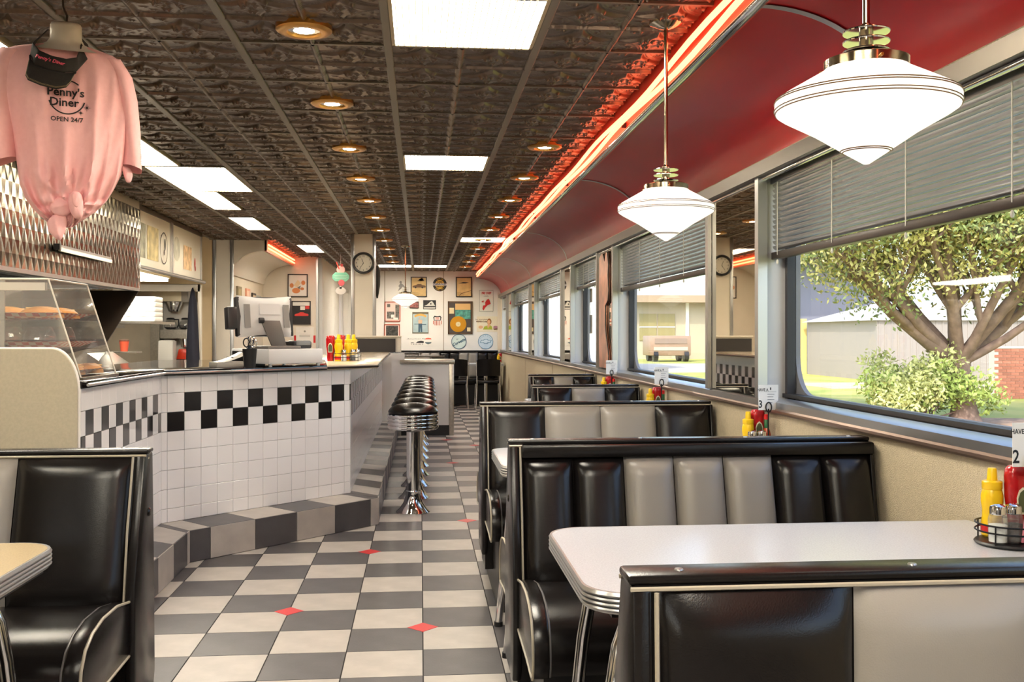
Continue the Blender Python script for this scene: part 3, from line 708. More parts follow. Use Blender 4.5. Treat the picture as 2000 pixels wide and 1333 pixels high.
def shaker(p, label, fill):
    t = thing('salt_shaker' if fill is salt_m else 'pepper_shaker', label, 'shaker', p, 'glass shakers')
    MB().lathe([(.019, 0), (.022, .004), (.0225, .055), (.02, .066), (.016, .072)], p, 8).build('jar', glass_j, t, angle=20)
    MB().lathe([(.0, .004), (.02, .004), (.0205, .044), (0, .047)], p, 16).build('filling', fill, t)
    MB().lathe([(.0165, .068), (.0185, .07), (.0185, .082), (.017, .088), (.008, .093), (0, .094)], p, 20).build('cap', chrome, t)
def caddy(c, label, r=.085):
    t = thing('condiment_caddy', label, 'caddy', c, 'wire condiment caddies')
    MB().lathe([(0, .002), (r, .002), (r+.003, .006), (r, .010), (0, .008)], c, 36).build('tray', black_plain, t)
    for h in (.035, .052): MB().tube([(c[0]+r*cos(2*pi*i/36), c[1]+r*sin(2*pi*i/36), c[2]+h) for i in range(36)], .0022, 6, closed=True).build('wire_ring', wire_m, t)
    for i in range(4):
        a = i*pi/2+.6; MB().cyl((c[0]+r*cos(a), c[1]+r*sin(a), c[2]+.004), (c[0]+r*cos(a), c[1]+r*sin(a), c[2]+.052), .002, n=6).build('post', wire_m, t)
def card_stand(x, y, where, zc=.99, big='2', w=.085, h=.105):
    t = thing('table_card', 'white table card in a wire stand '+where, 'card', (x, y, ZT), 'table cards')
    MB().box(x-.012, x+.012, y-.006, y+.006, ZT, ZT+.012).build('base', wire_m, t)
    MB().cyl((x, y, ZT+.006), (x, y, zc-h/2+.005), .003, n=8).build('stem', wire_m, t)
    MB().tube([(x+.012*cos(2*pi*i/20), y-.004, zc-h/2+.012+.02*sin(2*pi*i/20)) for i in range(20)], .0028, 6, closed=True).build('loop', wire_m, t)
    cb = MB().box(x-w/2, x+w/2, y, y+.0012, zc-h/2, zc+h/2).build('card', paper, t)
    xf = lambda u, v: (x-w/2+u*w, y-.0006, zc-h/2+v*h)
    flat('card_print', [('t', 'HAVE A', .22, .80, .16, {'bold': .003}), ('r', .35, .72, .9, .73), ('r', .45, .52, .75, .535), ('r', .45, .4, .8, .415), ('r', .5, .3, .7, .31), ('r', .58, .8, .64, .9), ('r', .45, .62, .8, .635)]+([('t', big, .1, .22, .42, {'bold': .008})] if big else []), mat('black print', (30, 30, 30), .6), cb, xf)
for (x, y, where) in ((1.41, 2.265, 'on the nearest table'), (1.42, 4.10, 'on the second table'), (1.42, 5.90, 'on the third table'), (1.43, 7.48, 'on the small fourth table')):
    caddy((x+.005, y-.005, ZT), 'black wire condiment caddy '+where, .078); z = ZT+.010
    if y < 3:
        mustard((x-.008, y+.05, z), 'yellow mustard bottle '+where); ketchup((x+.045, y+.03, z), 'red ketchup bottle '+where)
        shaker((x-.042, y-.03, z), 'glass salt shaker '+where, salt_m); shaker((x+.0, y-.025, z), 'glass pepper shaker '+where, pepper_m)
        t = thing('sugar_packets', 'pink sweetener packets in the caddy '+where, 'packets', (x+.035, y-.045, z))
        for k in range(4): MB().obox((x+.03+.004*k, y-.05+.006*k, z+.032), (1, .15*k, 0), (-.15*k, 1, .2), (0, -.2, 1), .022, .001, .03).build('packet', pink_m, t)
    else:
        mustard((x-.03, y, z), 'yellow mustard bottle '+where); ketchup((x+.018, y+.02, z), 'red ketchup bottle '+where); hot_sauce((x+.044, y-.02, z), 'green-necked hot sauce bottle '+where)
        shaker((x-.028, y-.045, z), 'glass salt shaker '+where, salt_m); shaker((x+.012, y-.05, z), 'glass pepper shaker '+where, pepper_m)
card_stand(1.448, 2.236, 'on the nearest table', 1.005); card_stand(1.45, 4.02, 'on the second table', 1.005, '3'); card_stand(1.445, 5.84, 'on the third table', 1.02, ''); card_stand(1.445, 7.4, 'on the small fourth table', 1.02, '')

# ---------------------------------------------------------------- bottles on the bar
zb = T1
for k, (x, y) in enumerate(((-.625, 7.68), (-.555, 7.72), (-.525, 7.9))): grow(mustard((x, y, zb), ['front', 'middle', 'rear'][k]+' yellow mustard bottle in the rack on the bar', 'bar mustard bottles'), 1.22)
grow(ketchup((-.69, 7.72, zb), 'red ketchup bottle beside the rack on the bar', group='bar ketchup bottles'), 1.12); grow(ketchup((-.63, 7.95, zb), 'red ketchup bottle behind the mustard on the bar', group='bar ketchup bottles'), 1.15)
for k, (x, y) in enumerate(((-.585, 7.66), (-.52, 7.69), (-.495, 7.85))): shaker((x, y, zb), ['first', 'second', 'third'][k]+' glass shaker in the rack on the bar', salt_m if k != 1 else pepper_m)
rk = thing('bottle_rack', 'black wire rack around the bar bottles', 'rack', (-.57, 7.8, zb))
for h in (.03, .06):
    for x0, x1 in ((-.66, -.59), (-.588, -.475)): MB().tube([(x0, 7.63, zb+h), (x1, 7.63, zb+h), (x1, 8.0, zb+h), (x0, 8.0, zb+h)], .002, 6, closed=True).build('wire', wire_m, rk)
for x in (-.66, -.59, -.475):
    for y in (7.63, 8.0): MB().cyl((x, y, zb), (x, y, zb+.062), .002, n=6).build('post', wire_m, rk)
mn = thing('menu_holder', 'clear menu holder behind the bar bottles', 'holder', (-.63, 8.3, zb)); MB().box(-.69, -.57, 8.3, 8.304, zb, zb+.2).build('sheet', mat('menu sheet', (150, 140, 128), .4), mn); MB().box(-.69, -.57, 8.28, 8.33, zb, zb+.006).build('foot', acrylic, mn)
# ---------------------------------------------------------------- cash register on the angled counter
D = Vector((.707, .707, 0)); Nn = Vector((-.707, .707, 0)); Uz = Vector((0, 0, 1))
pos = thing('cash_register', 'white-backed touchscreen cash register on a pale cash drawer', 'cash register', (-.98, 6.55, T1))
pearl = mat('pearl plastic', (226, 224, 224), .35); graph = mat('graphite plastic', (104, 98, 94), .4); dgrey = mat('dark grey plastic', (48, 46, 48), .4)
dc = Vector((-.79, 6.435, 0))+Nn*.20
MB().obox(dc+Uz*(T1+.065), D, Nn, Uz, .215, .2, .047).build('cash_drawer', pearl, pos, bevel=.006)
for a in (-1, 1):
    for b in (-1, 1): MB().cyl(tuple(dc+D*(.19*a)+Nn*(.18*b)+Uz*T1), tuple(dc+D*(.19*a)+Nn*(.18*b)+Uz*(T1+.02)), .012, n=10).build('drawer_foot', alum, pos)
MB().obox(dc+D*(-.06)+Nn*(-.04)+Uz*(T1+.122), D, Nn, Uz, .13, .12, .01).build('stand_base', graph, pos, bevel=.008)
mf = Vector((.55, -.83, .12)).normalized(); mr = Vector((.83, .55, 0)).normalized(); mu = mr.cross(mf)*-1
mu = mf.cross(mr)*-1 if mu.z < 0 else mu
mc = Vector((-1.0, 6.52, 1.385))
def mgrid(u, v):
    a, b = 2*u-1, 2*v-1
    p = mc+mr*(.19*a*(1-.10*(1-b*b)*0+.0))+mu*(.125*b+.012*a*a*b)+mf*(.03*(1-b**4)*(1-a**6)-.004)
    return p-mr*(.018*a*(1-abs(b))*1.0)
sbk = MB().grid(mgrid, 20, 14).build('screen_back', pearl, pos, angle=60)
MB().obox(mc-mf*.022, mr, mu, mf, .195, .128, .022).build('screen_body', dgrey, pos, bevel=.008)
MB().obox(mc-mf*.046, mr, mu, mf, .18, .115, .003).build('screen_glass', dark_gloss, pos)
for a in (-.135, .135): MB().obox(mc+mr*a+mf*.0275, mr, mu, mf, .02, .075, .002).build('vent_grille', mat('grey grille', (150, 146, 144), .5), sbk)
MB().obox(mc+mr*.02+mu*.045+mf*.028, mr, mu, mf, .07, .035, .0015).build('access_cover', mat('pearl cover', (234, 232, 234), .35), sbk)
MB().obox(mc-mr*.225-mu*.01-mf*.02, mr, mu, mf, .032, .07, .03).build('card_reader', dgrey, pos, bevel=.006)
a0 = mc+mr*.03-mu*.03+mf*.035; a1 = dc+D*(-.03)+Nn*(-.06)+Uz*(T1+.13)
q = [a0-mr*.075, a0+mr*.055, a1+D*.06, a1-D*.055]
MB().add([tuple(p) for p in q]+[tuple(p-mf*.015) for p in q], [(0, 1, 2, 3), (7, 6, 5, 4), (0, 4, 5, 1), (1, 5, 6, 2), (2, 6, 7, 3), (3, 7, 4, 0)]).build('stand_arm', graph, pos, bevel=.003)
MB().cyl(tuple(a0-mr*.09), tuple(a0-mr*.06), .018, n=14).build('hinge', dgrey, pos)
pr = thing('receipt_printer', 'low grey receipt printer on the cash drawer', 'printer', (-.7, 6.62, T1+.112)); pc2 = dc+D*.13+Uz*(T1+.137)
MB().obox(pc2, D, Nn, Uz, .075, .1, .024).build('body', dgrey, pr, bevel=.01); MB().obox(pc2+Nn*-.06+Uz*.012, D, Nn, Uz, .06, .05, .016).build('lid', mat('grey lid', (120, 122, 124), .25), pr, bevel=.008)
cu = thing('pen_cup', 'black cup with scissors and pens beside the register', 'cup', (-1.03, 5.99+.12, T1)); cx, cy_ = -1.03, 6.11
MB().lathe([(.03, 0), (.034, .004), (.044, .118), (.041, .118), (.032, .008), (0, .006)], (cx, cy_, T1), 24).build('cup', black_plain, cu)
for k, (dx, dz) in enumerate(((-.02, .06), (.012, .075), (.024, .05))):
    MB().tube([(cx+dx+.017*cos(2*pi*i/18), cy_, T1+.12+dz*.6+.026*sin(2*pi*i/18)) for i in range(18)], .004, 6, closed=True).build('scissor_handle', chrome if k else black_plain, cu)
for dx in (-.01, .0, .02): MB().cyl((cx+dx*.5, cy_+.01, T1+.01), (cx+dx, cy_+.015, T1+.19), .004, n=8).build('pen', mat('blue pen', (40, 52, 80), .4), cu)
ps = thing('card_terminal', 'pale curved card payment terminal on the black worktop', 'card terminal', (-1.21, 6.29, T1)); c0 = Vector((-1.21, 6.29, T1))
def term(u, v):
    a = 2*u-1; w = .045*(1-.12*abs(2*v-1)); h = .035+.06*v**1.5
    return c0+D*(-.09+.2*v)+Nn*(w*a)+Uz*(h*(1-.25*a**4))
MB().grid(term, 8, 12).build('shell', mat('putty plastic', (206, 202, 194), .4), ps, angle=60)
MB().obox(c0+D*.01+Uz*.018, D, Nn, Uz, .1, .042, .018).build('base', mat('grey putty', (176, 170, 160), .45), ps, bevel=.006)
MB().obox(c0+D*.06+Uz*.062, D, Nn, (0, .0, 1), .03, .03, .003).build('screen', black_plain, ps)
bx = thing('black_box', 'flat black box between the pen cup and cash drawer', 'box', (-1.11, 6.55, T1)); MB().obox((-1.11, 6.55, T1+.05), D, Nn, Uz, .08, .07, .05).build('body', black_plain, bx, bevel=.005); MB().obox((-1.11, 6.55, T1+.103), D, Nn, Uz, .07, .06, .003).build('lid', dgrey, bx)

# ---------------------------------------------------------------- partition and display case
pt = thing('counter_divider', 'beige round-cornered panel closing the counter end', 'partition', (-2.0, 4.47, 0))
pp = [(-2.6, .0), (-1.487, .0), (-1.487, 1.02)]+[(-1.487-.11*(1-cos(R(a))), 1.02+.185*sin(R(a))) for a in range(10, 91, 8)]+[(-2.6, 1.206)]
MB().prism(pp, 'y', 4.455, 4.495).build('panel', panel_beige, pt)
MB().tube([(x, 4.475, z) for x, z in pp[1:-1]]+[(-2.6, 4.475, 1.206)], .008, 6).build('edge_band', white_wall, pt)
dcse = thing('pastry_case', 'clear slanted acrylic pastry case on the counter', 'display case', (-1.8, 4.8, T1))
Y1, Y2 = 4.56, 5.07; fb, ftp, zt_ = -1.505, -1.645, 1.515
for y in (Y1, Y2): MB().prism([(-2.3, T1+.01), (fb, T1+.01), (ftp, zt_), (-2.3, zt_)], 'y', y-.003, y+.003).build('end_sheet', acrylic, dcse)
fr = lambda y, z: (fb+(ftp-fb)*(z-T1-.01)/(zt_-T1-.01), y, z)
for z0, z1 in ((T1+.02, 1.2), (1.205, zt_)):
    MB().add([fr(Y1, z0), fr(Y2, z0), fr(Y2, z1), fr(Y1, z1)], [(0, 1, 2, 3)]).build('front_sheet', acrylic, dcse)
rim = mat('frosted acrylic edge', (214, 208, 196), .3)
for y in (Y1, Y2): MB().tube([fr(y, T1+.01), fr(y, zt_)], .004, 6).build('edge', rim, dcse)
MB().tube([(ftp, Y1, zt_), (ftp, Y2, zt_)], .004, 6).build('edge', rim, dcse); MB().tube([(-2.3, Y1, zt_), (ftp, Y1, zt_)], .005, 6).build('edge', rim, dcse)
MB().box(-2.3, ftp, Y1, Y2, zt_-.003, zt_+.003).build('lid_sheet', acrylic, dcse); MB().box(-2.3, -1.66, Y1+.0, Y1+.03, 1.465, 1.5).build('top_rail', rim, dcse)
for z, xf_ in ((1.335, -1.6), (1.205, -1.565)): MB().box(-2.28, xf_, Y1+.01, Y2-.01, z-.004, z).build('shelf', acrylic, dcse)
MB().box(-2.3, fb+.01, Y1-.005, Y2+.01, T1, T1+.012).build('base_plate', steel, dcse); MB().box(-1.86, -1.84, Y1+.02, Y1+.03, T1, zt_).build('post', alum, dcse)
check = mat('red check paper', (214, 92, 80), .7)
def checkmat():
    m = bpy.data.materials.new('red and white check paper'); m.use_nodes = True; nt = m.node_tree
    ck = nt.nodes.new('ShaderNodeTexChecker'); ck.inputs['Scale'].default_value = 34; ck.inputs[1].default_value = (*lin((212, 84, 74)), 1); ck.inputs[2].default_value = (*lin((240, 222, 205)), 1)
    tc = nt.nodes.new('ShaderNodeTexCoord'); nt.links.new(tc.outputs['Object'], ck.inputs[0]); nt.links.new(ck.outputs[0], nt.nodes['Principled BSDF'].inputs['Base Color']); return m
ckm = checkmat()
def tray(z, x0, x1, y0, y1, label):
    t = thing('paper_tray', label, 'tray', ((x0+x1)/2, (y0+y1)/2, z), 'check paper trays')
    def fn(u, v):
        e = max(abs(2*u-1), abs(2*v-1)); return (x0+u*(x1-x0), y0+v*(y1-y0), z+.004+(.028*max(0, (e-.8)/.2)))
    MB().grid(fn, 20, 14).build('liner', ckm, t)
tray(1.335, -2.25, -1.615, Y1+.02, Y2-.02, 'check-papered tray of loaves on the upper case shelf'); tray(1.205, -2.25, -1.585, Y1+.02, Y2-.02, 'check-papered tray on the lower case shelf'); tray(T1+.012, -2.2, -1.53, Y1+.02, Y2-.02, 'check-papered tray on the case floor')
crust = mat('baked crust', (214, 148, 70), .5, noise=(14, .2), bump=(30, .3)); wrap = clear('cling wrap', (248, 246, 242), .14, .1, body=.12)
def loaf(c, rx, ry, h, label, rz=0):
    t = thing('pastry', label, 'pastry', c, 'pastries in the case')
    def fn(u, v):
        a = 2*pi*u; ph = v*pi/2; r = cos(ph)**.7; return (c[0]+rx*r*cos(a), c[1]+ry*r*sin(a)*(1+.06*sin(5*a)), c[2]+h*sin(ph)*(1+.05*sin(3*a)))
    MB().grid(fn, 24, 8, wrap=True).build('crust', crust, t, angle=80)
    for k in (-.35, .1, .5): MB().tube([(c[0]+rx*k-.02, c[1]-ry*.4, c[2]+h*.93*sqrt(max(.05, 1-k*k))), (c[0]+rx*k+.02, c[1]+ry*.4, c[2]+h*.93*sqrt(max(.05, 1-k*k)))], .004, 5).build('slash', mat('pale crumb', (236, 196, 130), .6), t)
for k, (x, y, rx) in enumerate(((-1.72, 4.68, .1), (-1.9, 4.72, .12), (-1.74, 4.92, .11), (-2.08, 4.8, .11))): loaf((x, y, 1.345), rx, .075, .05, ['golden loaf nearest the case front on the upper shelf', 'golden loaf in the middle of the upper shelf', 'golden loaf at the far end of the upper shelf', 'golden loaf at the kitchen end of the upper shelf'][k])
for k, (x, y) in enumerate(((-1.62, 4.75), (-1.6, 4.95))): loaf((x, y, T1+.02), .07, .06, .045, ['wrapped pastry on the case floor near the front', 'wrapped pastry on the case floor farther back'][k])
dome_m = clear('clear dome plastic', (250, 250, 250), .12, .06, body=.06)
for k, (x, y) in enumerate(((-1.87, 4.66), (-1.74, 4.72), (-1.72, 4.92), (-1.88, 4.92))):
    t = thing('domed_cup', ['clear domed dessert cup by the case near end', 'clear domed dessert cup at the case middle', 'clear domed dessert cup at the far front corner', 'clear domed dessert cup at the far back corner'][k], 'dessert cup', (x, y, 1.215), 'domed dessert cups')
    pr_ = [(.06, 0), (.066, .02), (.068, .03)]; MB().lathe(pr_, (x, y, 1.215), 24).build('tub', mat('dark dessert', (58, 30, 24), .5), t)
    MB().lathe([(.07, .03), (.066, .05), (.052, .085), (.046, .09), (0, .091)], (x, y, 1.215), 20).build('dome', dome_m, t, angle=12)

# ================================================================ KITCHEN
hd = thing('range_hood', 'quilted stainless steel hood front above the kitchen line', 'range hood', (-2.6, 7, 1.66))
def quilt(y0, y1, z0, z1, x, ny, nz):
    b = MB(); dy, dz = (y1-y0)/ny, (z1-z0)/nz
    for i in range(ny):
        for j in range(nz):
            y, z = y0+i*dy, z0+j*dz
            o = len(b.v); b.v += [(x, y, z), (x, y+dy, z), (x, y+dy, z+dz), (x, y, z+dz), (x+.0045, y+dy/2, z+dz/2)]
            b.v += [(x+.0045, y, z), (x+.0045, y+dy, z), (x+.0045, y+dy, z+dz), (x+.0045, y, z+dz)]
            # a pillow at the cell centre and quarter pillows at its corners, creased along the diagonals
            mid = [(x, y+dy/2, z), (x, y+dy, z+dz/2), (x, y+dy/2, z+dz), (x, y, z+dz/2)]
            m0 = len(b.v); b.v += mid; cidx = o+4
            b.f += [(cidx, m0, m0+1), (cidx, m0+1, m0+2), (cidx, m0+2, m0+3), (cidx, m0+3, m0)]
            b.f += [(o+5, m0, m0+3), (o+6, m0+1, m0), (o+7, m0+2, m0+1), (o+8, m0+3, m0+2)]
    return b
quilt(4.6, 9.08, 1.68, 2.385, -2.5, 44, 4).build('quilted_front', mat('mirror steel', (112, 104, 90), .2, 1), hd, smooth=False)
MB().box(-3.6, -2.51, 4.6, 9.08, 2.38, 2.42).build('top', steel, hd); MB().box(-2.56, -2.495, 4.6, 9.09, 1.655, 1.682).build('lower_lip', alum, hd)
MB().box(-2.505, -2.49, 9.075, 9.095, 1.66, 2.39).build('corner_bead', chrome, hd)
for k in range(14): MB().obox((-2.75-.055*k, 6.9, 1.70), (1, 0, 0), (0, 1, 0), (0, 0, 1), .008, 2.2, .03).build('filter_slat', black_plain, hd)
MB().prism([(-2.5, 1.66), (-2.79, 1.18), (-3.5, 1.0), (-3.7, 1.66)], 'y', 9.08, 9.1).build('side_wing', mat('dark steel wing', (58, 48, 40), .4, .4), hd)
MB().box(-3.55, -3.5, 4.6, 9.08, 1.0, 1.68).build('back_sheet', mat('dark steel sheet', (120, 112, 100), .4, .6), hd)
tr = thing('ticket_rail', 'pale metal order ticket rail on the quilted hood', 'rail', (-2.46, 7.6, 1.86)); MB().box(-2.488, -2.46, 7.03, 8.16, 1.862, 1.885).build('channel', alum, tr); MB().box(-2.47, -2.452, 7.03, 8.16, 1.84, 1.865).build('lip', mat('pale rail', (214, 206, 188), .4), tr); MB().box(-2.49, -2.45, 7.0, 7.03, 1.85, 1.89).build('end_stop', black_plain, tr)
sg = thing('menu_board', 'white framed poster board under the ceiling past the hood', 'board', (-2.56, 10.5, 1.9))
for k, (a, c) in enumerate(((9.13, 10.42), (10.47, 11.82))):
    bp_ = MB().box(-2.57, -2.555, a, c, 1.9, 2.41).build('panel', mat('board white', (226, 220, 206), .3), sg)
    bps = (bps if k else [])+[bp_]
    for y in (a, c): MB().box(-2.56, -2.54, y-.02, y+.02, 1.88, 2.42).build('frame_post', alum, sg)
MB().tube([(-2.54, 9.1, 1.885), (-2.54, 11.95, 1.885)], .02, 10).build('lower_rail', alum, sg); MB().box(-2.57, -2.54, 9.1, 11.85, 2.41, 2.45).build('top_rail', mat('dark top rail', (70, 60, 48), .5), sg)
bx_ = lambda u, v: (-2.552, u, v)
flat('poster_print', [('r', 9.2, 1.98, 9.5, 2.3)], mat('grey-green print', (150, 148, 130), .6, noise=(12, .35)), bps[0], bx_)
flat('poster_print', [('r', 9.55, 1.98, 9.95, 2.3)], mat('ochre print', (206, 190, 140), .6, noise=(10, .3)), bps[0], bx_)
flat('poster_print', [('o', 10.16, 2.13, .15, .16)], mat('ring print', (30, 30, 32), .6), bps[0], lambda u, v: (-2.552, 10.16+(u-10.16)*.9, v))
flat('poster_print', [('e', 10.2, 2.17, .03, .06), ('e', 10.17, 2.09, .02, .03)], mat('ring figure', (84, 80, 74), .6), bps[0], bx_)
flat('poster_print', [('e', 10.68, 2.17, .14, .13)], mat('grey disc print', (186, 184, 170), .6, noise=(10, .2)), bps[1], bx_)
flat('poster_print', [('r', 10.98, 1.98, 11.36, 2.24)], mat('tan print', (214, 180, 140), .6, noise=(14, .3)), bps[1], bx_)
flat('poster_print', [('e', 11.52, 2.08, .03, .06), ('e', 11.54, 2.02, .03, .03)], mat('red print', (196, 60, 60), .6), bps[1], bx_)
kl = thing('kitchen_tube_light', 'bright tube light inside the kitchen opening', 'light', (-2.9, 10.2, 1.86)); MB().box(-3.1, -2.72, 9.3, 11.0, 1.845, 1.875).build('diffuser', panel_lit, kl); MB().box(-3.12, -2.7, 9.28, 11.02, 1.875, 1.9).build('housing', mat('cream housing', (220, 196, 150), .4), kl)
kf = struct('trim_4'); MB().box(-3.6, -2.6, 12.0, 12.04, 1.78, 1.86).build('opening_head', cream, kf); MB().box(-2.625, -2.585, 12.0, 12.05, 0, 1.86).build('opening_jamb', cream, kf)
# steel worktable with sloped splash
wt = thing('steel_worktable', 'stainless kitchen worktable behind the counter', 'worktable', (-2.9, 10.5, 0))
MB().box(-3.4, -2.76, 9.2, 12.98, .86, .9).build('top', steel, wt); MB().box(-3.38, -2.8, 9.25, 12.95, .1, .86).build('body', steel, wt)
chu = thing('steel_chute', 'sloped stainless chute on the kitchen worktable', 'chute', (-2.9, 9.6, .9)); MB().prism([(-3.0, .9), (-2.77, .9), (-2.77, .94), (-3.0, 1.10)], 'y', 9.25, 10.0).build('sloped_sheet', steel, chu); MB().box(-3.0, -2.77, 9.24, 9.26, .9, .92).build('foot', steel, chu)
bt = thing('back_worktable', 'stainless back worktable below the hood', 'worktable', (-2.5, 7, 0)); MB().box(-3.5, -2.25, 5.0, 9.0, .88, .93).build('top', steel, bt); MB().box(-3.5, -2.4, 5.0, 9.0, 0, .88).build('body', steel, bt)
MB().box(-2.45, -2.3, 5.6, 6.4, .93, .98).build('cutting_ledge', mat('pale board', (216, 206, 186), .5), bt)
# two-tier coffee brewer
cf = thing('coffee_brewer', 'tall two-tier stainless coffee brewer in the kitchen opening', 'coffee brewer', (-3.05, 12.7, .9))
MB().box(-3.30, -2.87, 12.55, 12.85, 1.68, 1.8).build('upper_tank', mat('cream steel', (214, 200, 170), .3, .6), cf); MB().box(-2.94, -2.86, 12.53, 12.56, 1.67, 1.8).build('control_panel', mat('grey panel', (140, 132, 122), .4), cf)
MB().box(-3.33, -3.22, 12.6, 12.85, .9, 1.68).build('side_column', steel, cf); MB().box(-3.2, -2.8, 12.55, 12.85, 1.22, 1.33).build('middle_deck', steel, cf); MB().box(-2.88, -2.8, 12.53, 12.56, 1.22, 1.34).build('switch_panel', mat('pale panel', (210, 206, 198), .4), cf)
MB().box(-3.24, -2.8, 12.8, 12.85, .9, 1.68).build('back_sheet', mat('pale sheet', (212, 206, 194), .4), cf)
MB().lathe([(.06, 0), (.065, .005), (.105, .11), (.11, .12)], (-3.06, 12.66, 1.555), 28).build('filter_basket', chrome, cf); MB().lathe([(.05, 0), (.075, .1), (.08, .11)], (-2.92, 12.66, 1.11), 24).build('filter_basket', chrome, cf)
pot_g = clear('pot glass', (240, 240, 238), .14, .03, body=.06); coffee = mat('coffee', (24, 14, 10), .2)
def pot(p, label, hc_, full=.4):
    t = thing('coffee_pot', label, 'coffee pot', p, 'glass coffee pots')
    MB().lathe([(.05, 0), (.075, .02), (.08, .05), (.066, .09), (.045, .115), (.048, .125)], p, 24).build('bowl', pot_g, t)
    MB().lathe([(.048, .004), (.073, .02), (.077, .05*full+.02), (0, .05*full+.02)], p, 24).build('coffee', coffee, t)
    MB().lathe([(.05, .12), (.052, .13), (.04, .142), (0, .145)], p, 20).build('lid', black_plain, t)
    MB().tube([(p[0]+.05, p[1]-.02, p[2]+.12), (p[0]+.105, p[1]-.04, p[2]+.12), (p[0]+.11, p[1]-.045, p[2]+.06), (p[0]+.09, p[1]-.04, p[2]+.02)], .009, 8).build('handle', hc_, t)
pot((-3.1, 12.66, 1.335), 'near-empty coffee pot on the upper brewer deck', black_plain, .1); pot((-2.92, 12.66, 1.335), 'half-full coffee pot on the upper brewer deck', black_plain, .6)
rp_ = thing('red_brew_handle', 'bright red plastic cover on the lower brewer', 'cover', (-2.93, 12.6, .93)); MB().prism([(-3.0, .96), (-2.85, .96), (-2.885, 1.09), (-2.97, 1.09)], 'y', 12.52, 12.6).build('cover', mat('orange red', (232, 66, 36), .35), rp_, bevel=.008); MB().box(-3.0, -2.86, 12.5, 12.53, .91, .965).build('grille', black_plain, rp_)
wc = thing('white_bin', 'square white plastic bin beside the brewer', 'bin', (-3.1, 12.3, .9)); MB().prism(rrect(-3.14, -2.96, 12.2, 12.38, .015), 'z', .9, 1.19).build('body', mat('white plastic', (234, 230, 220), .4), wc); MB().prism(rrect(-3.125, -2.975, 12.215, 12.365, .012), 'z', 1.19, 1.2).build('lid', mat('white plastic lid', (226, 222, 212), .4), wc)
jk = thing('hanging_jacket', 'dark navy jacket hanging at the kitchen opening', 'jacket', (-2.67, 11.93, .9))
MB().loft([[(-2.67+a*.8*cos(2*pi*i/20)*(1+.1*sin(6*pi*i/20)), 11.93+b_*sin(2*pi*i/20)*(1+.15*sin(8*pi*i/20)), z) for i in range(20)] for z, a, b_ in ((.86, .1, .05), (1.0, .095, .055), (1.2, .085, .06), (1.45, .07, .06), (1.65, .055, .05), (1.78, .025, .03), (1.82, .008, .01))]).build('cloth', mat('navy cloth', (24, 26, 40), .8), jk, angle=80)
MB().cyl((-2.67, 11.93, 1.80), (-2.67, 12.0, 1.83), .006, n=8).build('hook', chrome, jk)
sh = thing('kitchen_shelf', 'steel wall shelf holding foam boxes', 'shelf', (-3.0, 10.7, 1.38)); MB().box(-3.3, -2.72, 10.3, 11.3, 1.38, 1.405).build('board', steel, sh); MB().box(-3.3, -3.26, 10.3, 11.3, 1.34, 1.38).build('bracket', steel, sh)
foam = mat('white foam', (240, 236, 228), .6)
fm = MB().prism(rrect(-.17, .17, -.17, .17, .03), 'z', 0, .05).mesh('shell', bevel=.01); fm.materials.append(foam)
for k in range(5):
    t = thing('foam_box', ['lowest', 'second', 'third', 'fourth', 'topmost'][k]+' white foam takeout box of the stack on the kitchen shelf', 'box', (-2.92, 10.75, 1.405+.052*k), 'stack of foam boxes')
    inst(fm, 'shell', t, (-2.92, 10.75, 1.405+.052*k)); MB().box(-3.06, -2.78, 10.575, 10.585, 1.425+.052*k, 1.437+.052*k).build('lip', foam, t)
tw = thing('folded_towel', 'crumpled pale towel beside the foam boxes', 'towel', (-3.1, 10.35, 1.405)); MB().grid(lambda u, v: (-3.1+.12*cos(2*pi*u)*cos(v*1.5)*(1+.1*sin(9*u)), 10.36+.05*sin(2*pi*u)*cos(v*1.5), 1.405+.09*sin(v*1.57)*(1+.15*sin(12*u))), 20, 6, wrap=True).build('cloth', mat('grey towel', (150, 140, 130), .9), tw)
cn = thing('red_canister', 'small red canister under the kitchen shelf', 'canister', (-2.95, 10.2, 1.12)); MB().lathe([(.035, 0), (.045, .09), (.047, .1), (.04, .1)], (-2.95, 10.2, 1.1), 20).build('body', mat('terracotta red', (206, 84, 56), .4), cn); MB().lathe([(.048, .1), (.048, .115), (0, .118)], (-2.95, 10.2, 1.1), 20).build('lid', mat('brown lid', (90, 50, 34), .5), cn)
MB().box(-3.3, -2.8, 10.1, 10.29, 1.085, 1.1).build('ledge', steel, cn)
sq = thing('squeeze_bottle', 'small white squeeze bottle by the steel chute', 'bottle', (-2.42, 7.9, .93)); MB().lathe([(.045, 0), (.05, .01), (.05, .09), (.03, .12), (.012, .135), (.006, .16)], (-2.42, 7.9, .98), 20).build('body', mat('white bottle', (228, 226, 220), .4), sq); MB().box(-2.5, -2.34, 7.82, 7.98, .93, .98).build('stand', steel, sq)
bl = thing('blue_lid_tub', 'clear tub with a blue lid behind the counter', 'tub', (-2.3, 6.65, .93)); MB().lathe([(.05, 0), (.055, .06)], (-2.4, 6.65, .95), 20).build('tub', pearl, bl); MB().lathe([(.058, .06), (.058, .075), (0, .08)], (-2.4, 6.65, .95), 20).build('lid', mat('blue lid', (60, 110, 190), .4), bl); MB().box(-2.5, -2.28, 6.5, 6.9, .93, .95).build('tray', steel, bl)
cb = thing('cutting_board', 'pale cutting board on the kitchen worktable', 'board', (-2.93, 11.6, .9)); MB().obox((-2.93, 11.6, .925), (1, 0, 0), (0, 1, 0), (0, 0, 1), .17, .25, .012).build('slab', mat('wood board', (222, 202, 164), .5, noise=(8, .08)), cb, bevel=.006); MB().box(-3.0, -2.86, 11.4, 11.8, .90, .913).build('runner', steel, cb)

